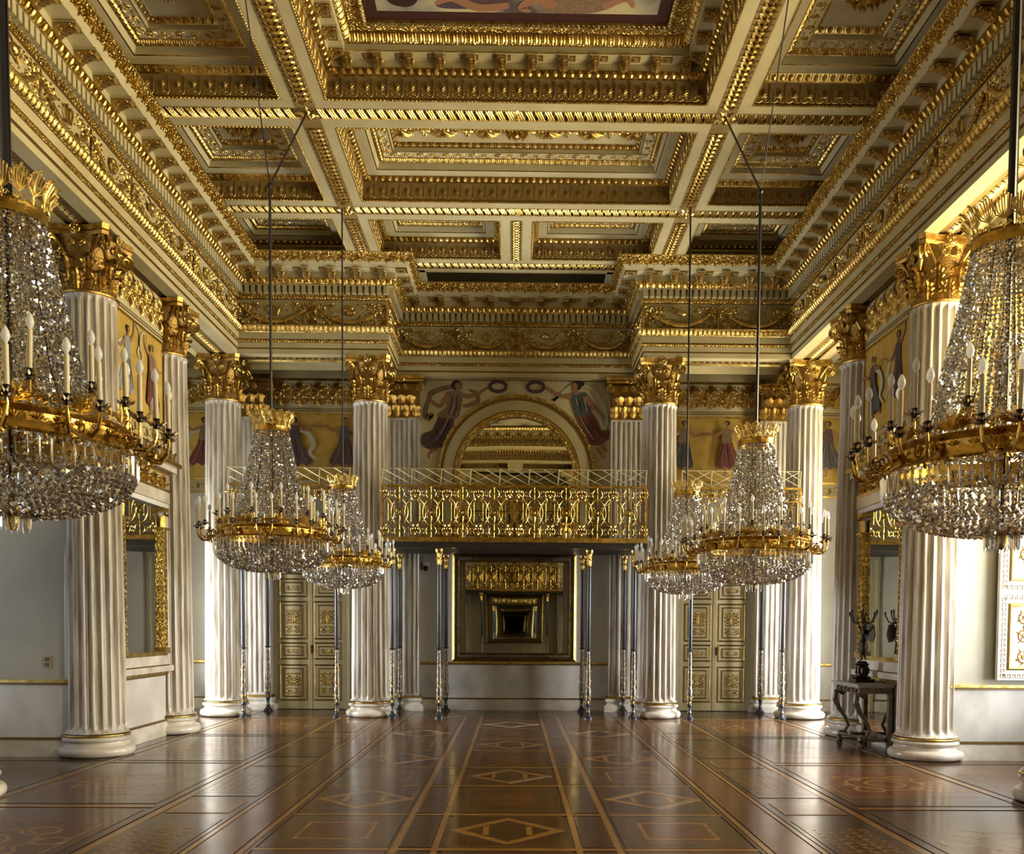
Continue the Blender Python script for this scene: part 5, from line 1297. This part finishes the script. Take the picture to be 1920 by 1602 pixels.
    SM = mb.mesh('candle_stand')
    for k in range(12):
        a = (k + .5) * PI / 6 + .12; e = np.array([math.cos(a), math.sin(a), 0]); g = np.array([-math.sin(a), math.cos(a), 0])
        ar = inst(AM, 'arm', r, basis(e * .60 + np.array([0, 0, 2.80 - z0]), g, e, (0, 0, 1)))
        for sx in (-1, 1):
            tl = rng.uniform(-.05, .05); A_ = tr(sx * .082, .20, .075); A_[0, 2] = tl; A_[1, 2] = rng.uniform(-.05, .05)
            for me, nm in ((CU, 'cup'), (DP, 'drip_pan'), (CM, 'candle'), (BU, 'bulb')): inst(me, nm, ar, A_)
        a = k * PI / 6 + .12; e = np.array([math.cos(a), math.sin(a), 0]); g = np.array([-math.sin(a), math.cos(a), 0])
        st = inst(SM, 'candle_stand', r, basis(e * .60 + np.array([0, 0, 2.86 - z0]), g, e, (0, 0, 1)))
        A_ = tr(0, 0, .155); A_[0, 2] = rng.uniform(-.05, .05); A_[1, 2] = rng.uniform(-.03, .03)
        for me, nm in ((CU, 'cup'), (DP, 'drip_pan'), (CM, 'candle'), (BU, 'bulb')): inst(me, nm, st, A_)
    return r
proto = make_chandelier()
CH = [(-2.745, 5.05, 'largest crystal chandelier cut by the left picture edge'), (2.74, 5.12, 'largest crystal chandelier cut by the right picture edge'), (-2.76, 10.47, 'middle crystal chandelier on the left with two rows of candles'), (2.745, 10.45, 'middle crystal chandelier on the right with two rows of candles'),
      (-2.76, 14.78, 'smallest farthest crystal chandelier on the left, in front of the column'), (2.755, 14.70, 'smallest farthest crystal chandelier on the right, in front of the column')]
chs = [proto] + [copy_tree(proto) for _ in range(5)]
for k, (x, y, l) in enumerate(CH):
    o = chs[k]
    dz = (-.07, -.13, -.05, -.15, -.05, -.11)[k]
    o.location = (x, y, 2.27 + dz); o.rotation_euler = (0, 0, (0, .15, .3, .1, .22, .4)[k])
    o['label'] = l; o['category'] = 'chandelier'; o['group'] = 'crystal chandeliers of the hall'
    mb = MB()
    if k in (2, 3):
        zt = 6.62 - 2.27 - dz; mb.tube([(0, 0, 1.7), (0, 0, zt)], .017, 'cable', 6); mb.sphere((0, 0, zt), .035, 'cable', 8, 5)
    else: mb.tube([(0, 0, 1.7), (0, 0, ZB - 2.27 - dz)], .022 if k < 2 else .014, 'cable', 6)
    if k < 2: mb.tube([(.03, .0, 1.8), (.012, 0, ZB - 2.27)], .006, 'cable', 5)
    mb.obj('suspension_rod', o)
    if k in (2, 3):
        s = -1 if x < 0 else 1
        mb = MB(); c_, s_ = math.cos(-o.rotation_euler[2]), math.sin(-o.rotation_euler[2])
        for (px_, py_), rad in (((s * 2.70, 12.1), .014), ((s * 2.70, 9.12), .007)):
            dx, dy = px_ - x, py_ - y
            mb.tube([(0, 0, zt), (dx * c_ - dy * s_, dx * s_ + dy * c_, ZB - 2.27 - dz)], rad, 'cable', 5)
        mb.obj('stay_cable', o)

# ------------------------------------------------------------------ console table and candelabrum
tb = empty('console_table', (5.13, 13.27, 0), label='faded gilt console table with marble top before the right wall mirror', category='table')
TX0, TX1, TY = -.29, .23, .53
mb = MB(); mb.box(TX0, TX1, -TY, TY, .90, .93, 'tabtop'); mb.box(TX0 + .02, TX1, -TY + .02, TY - .02, .875, .90, 'tabtop'); mb.obj('tabletop', tb)
mb = MB(); mb.box(TX0 + .05, TX1 - .01, -TY + .05, TY - .05, .79, .875, 'tabwood')
fr_ = MB(); fr_.put(T['arab'], np.array([basis((TX0 + .05, -.3 + k * .3, .83), (0, .7, 0), (-1, 0, 0), (0, 0, .4)) for k in range(3)])); V_, F_, m__ = fr_.T(); mb.obj('apron', tb); mb = MB(); mb.add(V_, [f for f, _ in F_], 'tabwood'); mb.obj('apron_carving', tb, kind='stuff')
def sleg(x, y, dx):
    P_ = [(x + dx * .03, y, .80), (x - dx * .05, y, .76), (x - dx * .06, y, .66), (x + dx * .0, y, .52), (x + dx * .10, y, .38), (x + dx * .15, y, .26), (x + dx * .10, y, .17), (x + dx * .02, y, .13)]
    mb = MB(); mb.tube(P_, [.03, .045, .045, .035, .028, .026, .028, .03], 'tabwood', 8, up=(0, 1, 0)); mb.sphere((x + dx * .05, y, .77), (.055, .04, .055), 'tabwood', 10, 6); mb.sphere((x + dx * .03, y, .14), (.045, .04, .045), 'tabwood', 8, 5)
    mb.lathe([(0, 0), (.04, 0), (.05, .04), (.03, .08), (.045, .11), (0, .12)], 10, 'tabwood', cx=x + dx * .02, cy=y); return mb
for y in (-.42, .42): sleg(TX0 + .08, y, 1).obj('leg', tb)
mb = MB(); 
for y in (-.46, .46): mb.box(TX1 - .06, TX1 - .01, y - .04, y + .04, 0, .80, 'tabwood')
mb.box(TX1 - .06, TX1 - .01, -.46, .46, .10, .18, 'tabwood'); mb.obj('back_frame', tb)
mb = MB(); mb.box(TX1 - .03, TX1 - .02, -.42, .42, .18, .79, 'mirror'); mb.obj('back_mirror', tb)
mb = MB(); mb.box(TX0 + .10, TX1 - .04, -.44, -.38, .10, .15, 'tabwood'); mb.box(TX0 + .10, TX1 - .04, .38, .44, .10, .15, 'tabwood')
P_ = [(TX0 + .1, -.42, .125), (TX0 + .2, -.2, .13), (TX0 + .12, 0, .14), (TX0 + .2, .2, .13), (TX0 + .1, .42, .125)]; mb.tube(P_, .028, 'tabwood', 6); mb.sphere((TX0 + .12, 0, .17), (.04, .05, .05), 'tabwood', 8, 5); mb.obj('stretcher', tb)
cd = empty('candelabrum', (5.11, 13.30, .93), label='dark bronze winged figure candelabrum standing on the console table', category='candelabrum')
mb = MB(); mb.box(-.14, .14, -.14, .14, 0, .05, 'bronze'); mb.lathe([(.12, .05), (.13, .07), (.10, .09), (.085, .10), (.085, .24), (.10, .26), (.07, .29), (.06, .31), (0, .31)], 16, 'bronze')
for k in range(10): a = k * PI / 5; mb.sphere((.09 * math.cos(a), .09 * math.sin(a), .17), (.02, .02, .05), 'bronze', 6, 4)
mb.obj('pedestal', cd)
# figure: skinned body
def skin_fig(name, verts, edges, rad, parent, m):
    me = bpy.data.meshes.new(name); me.from_pydata(verts, edges, []); o = bpy.data.objects.new(name, me); C.objects.link(o); o.parent = parent
    md = o.modifiers.new('skin', 'SKIN'); 
    if not me.skin_vertices: me.skin_vertices.new()
    for v, r_ in zip(me.skin_vertices[0].data, rad): v.radius = (r_, r_)
    me.skin_vertices[0].data[0].use_root = True
    sb = o.modifiers.new('sub', 'SUBSURF'); sb.levels = 2; sb.render_levels = 2; me.materials.append(M[m])
    md.use_smooth_shade = True
    return o
vs = [(0, 0, .58), (0, 0, .66), (0, 0, .73), (0, 0, .78), (0, 0, .83), (0, .035, .56), (.0, .03, .45), (.01, .025, .34), (-.03, .02, .32), (0, -.035, .56), (-.02, -.05, .45), (.03, -.05, .36), (.01, -.06, .33), (0, .055, .74), (-.01, .10, .80), (-.02, .12, .88), (0, -.055, .74), (-.01, -.10, .80), (-.02, -.12, .88)]
es = [(0, 1), (1, 2), (2, 3), (3, 4), (0, 5), (5, 6), (6, 7), (7, 8), (0, 9), (9, 10), (10, 11), (11, 12), (2, 13), (13, 14), (14, 15), (2, 16), (16, 17), (17, 18)]
ra = [.045, .035, .045, .018, .030, .034, .022, .012, .010, .034, .022, .012, .010, .018, .014, .010, .018, .014, .010]
skin_fig('figure', vs, es, ra, cd, 'bronze')
mb = MB(); mb.lathe([(.045, .62), (.055, .56), (.06, .48), (.07, .42), (.03, .41)], 14, 'bronze')   # tunic
mb.obj('tunic', cd)
mb = MB()
for s in (-1, 1):
    V = [(.02, s * .02, .74), (.06, s * .07, .86), (.10, s * .13, .84), (.12, s * .15, .70), (.10, s * .12, .58), (.06, s * .06, .60)]
    mb.add(V + [(v[0] + .012, v[1], v[2]) for v in V], [np.array([[0, 1, 2, 3, 4, 5]]), np.array([[11, 10, 9, 8, 7, 6]]), np.array([(i, (i + 1) % 6, (i + 1) % 6 + 6, i + 6) for i in range(6)])], 'bronze')
mb.obj('wings', cd)
mb = MB(); mb.tube([(0, 0, .84), (0, 0, 1.08)], .012, 'bronze', 6)
ends = [(0, 0, 1.10)]
for k in range(6):
    a = k * PI / 3 + .3; rr_ = .20; z_ = .98 + .03 * (k % 2)
    mb.tube([(0, 0, .90), (.08 * math.cos(a), .08 * math.sin(a), .86), (.15 * math.cos(a), .15 * math.sin(a), .88), (rr_ * math.cos(a), rr_ * math.sin(a), z_)], .009, 'bronze', 5); ends.append((rr_ * math.cos(a), rr_ * math.sin(a), z_))
    mb.tube([(.08 * math.cos(a), .08 * math.sin(a), .86), (.10 * math.cos(a), .10 * math.sin(a), .92), (.06 * math.cos(a), .06 * math.sin(a), .94)], .006, 'bronze', 4)
for e in ends: mb.lathe([(0, e[2]), (.03, e[2] + .008), (.012, e[2] + .014), (.016, e[2] + .05), (0, e[2] + .05)], 8, 'bronze', cx=e[0], cy=e[1])
mb.obj('branches', cd)

# ------------------------------------------------------------------ small things
sc_ = empty('security_camera', (-1.80, YW - .02, 2.86), label='small white security camera on the end wall left of the square mirror', category='camera')
mb = MB(); mb.box(-.06, .06, -.10, 0, 0, .16, 'white'); mb.tube([(0, -.02, .16), (0, -.02, .30)], .006, 'white', 5); mb.obj('housing', sc_)
mb = MB(); mb.sphere((0, -.11, .03), .055, 'dark', 12, 8); mb.obj('lens', sc_)
so = MB(); so.box(-.045, .045, -.012, 0, -.08, .08, 'plaster'); so.box(-.03, .03, -.016, -.012, -.06, -.01, 'groove'); so.box(-.03, .03, -.016, -.012, .01, .06, 'groove')
so.obj('wall_socket', loc=(-5.99, 11.775, 1.22), label='small double socket plate on the wall left of the near left column', category='socket')

# ------------------------------------------------------------------ the opposite end of the hall (shares the meshes; seen in the mirrors)
def back_copy(o, depth=0, parent=None):
    if o.get('kind') == 'stuff' and depth > 1: return
    c = o.copy(); C.objects.link(c); c.parent = parent or backw
    for k_ in ('label', 'category', 'group'):
        if k_ in c: del c[k_]
    if depth == 0: c.matrix_basis = Matrix.Translation((0, YF, 0)) @ Matrix.Rotation(PI, 4, 'Z') @ o.matrix_basis
    if depth < 1:
        for ch in list(o.children): back_copy(ch, depth + 1, c)
for o in [o for o in list(C.objects) if o.parent is None]:
    n_ = o.name.split('.')[0]; y_ = o.matrix_basis.translation.y
    if (n_ in ('column', 'pilaster') and y_ > 17) or n_ in ('balcony', 'arched_mirror', 'wall_mirror') or (n_ == 'balcony_post' and y_ < 17.2): back_copy(o)
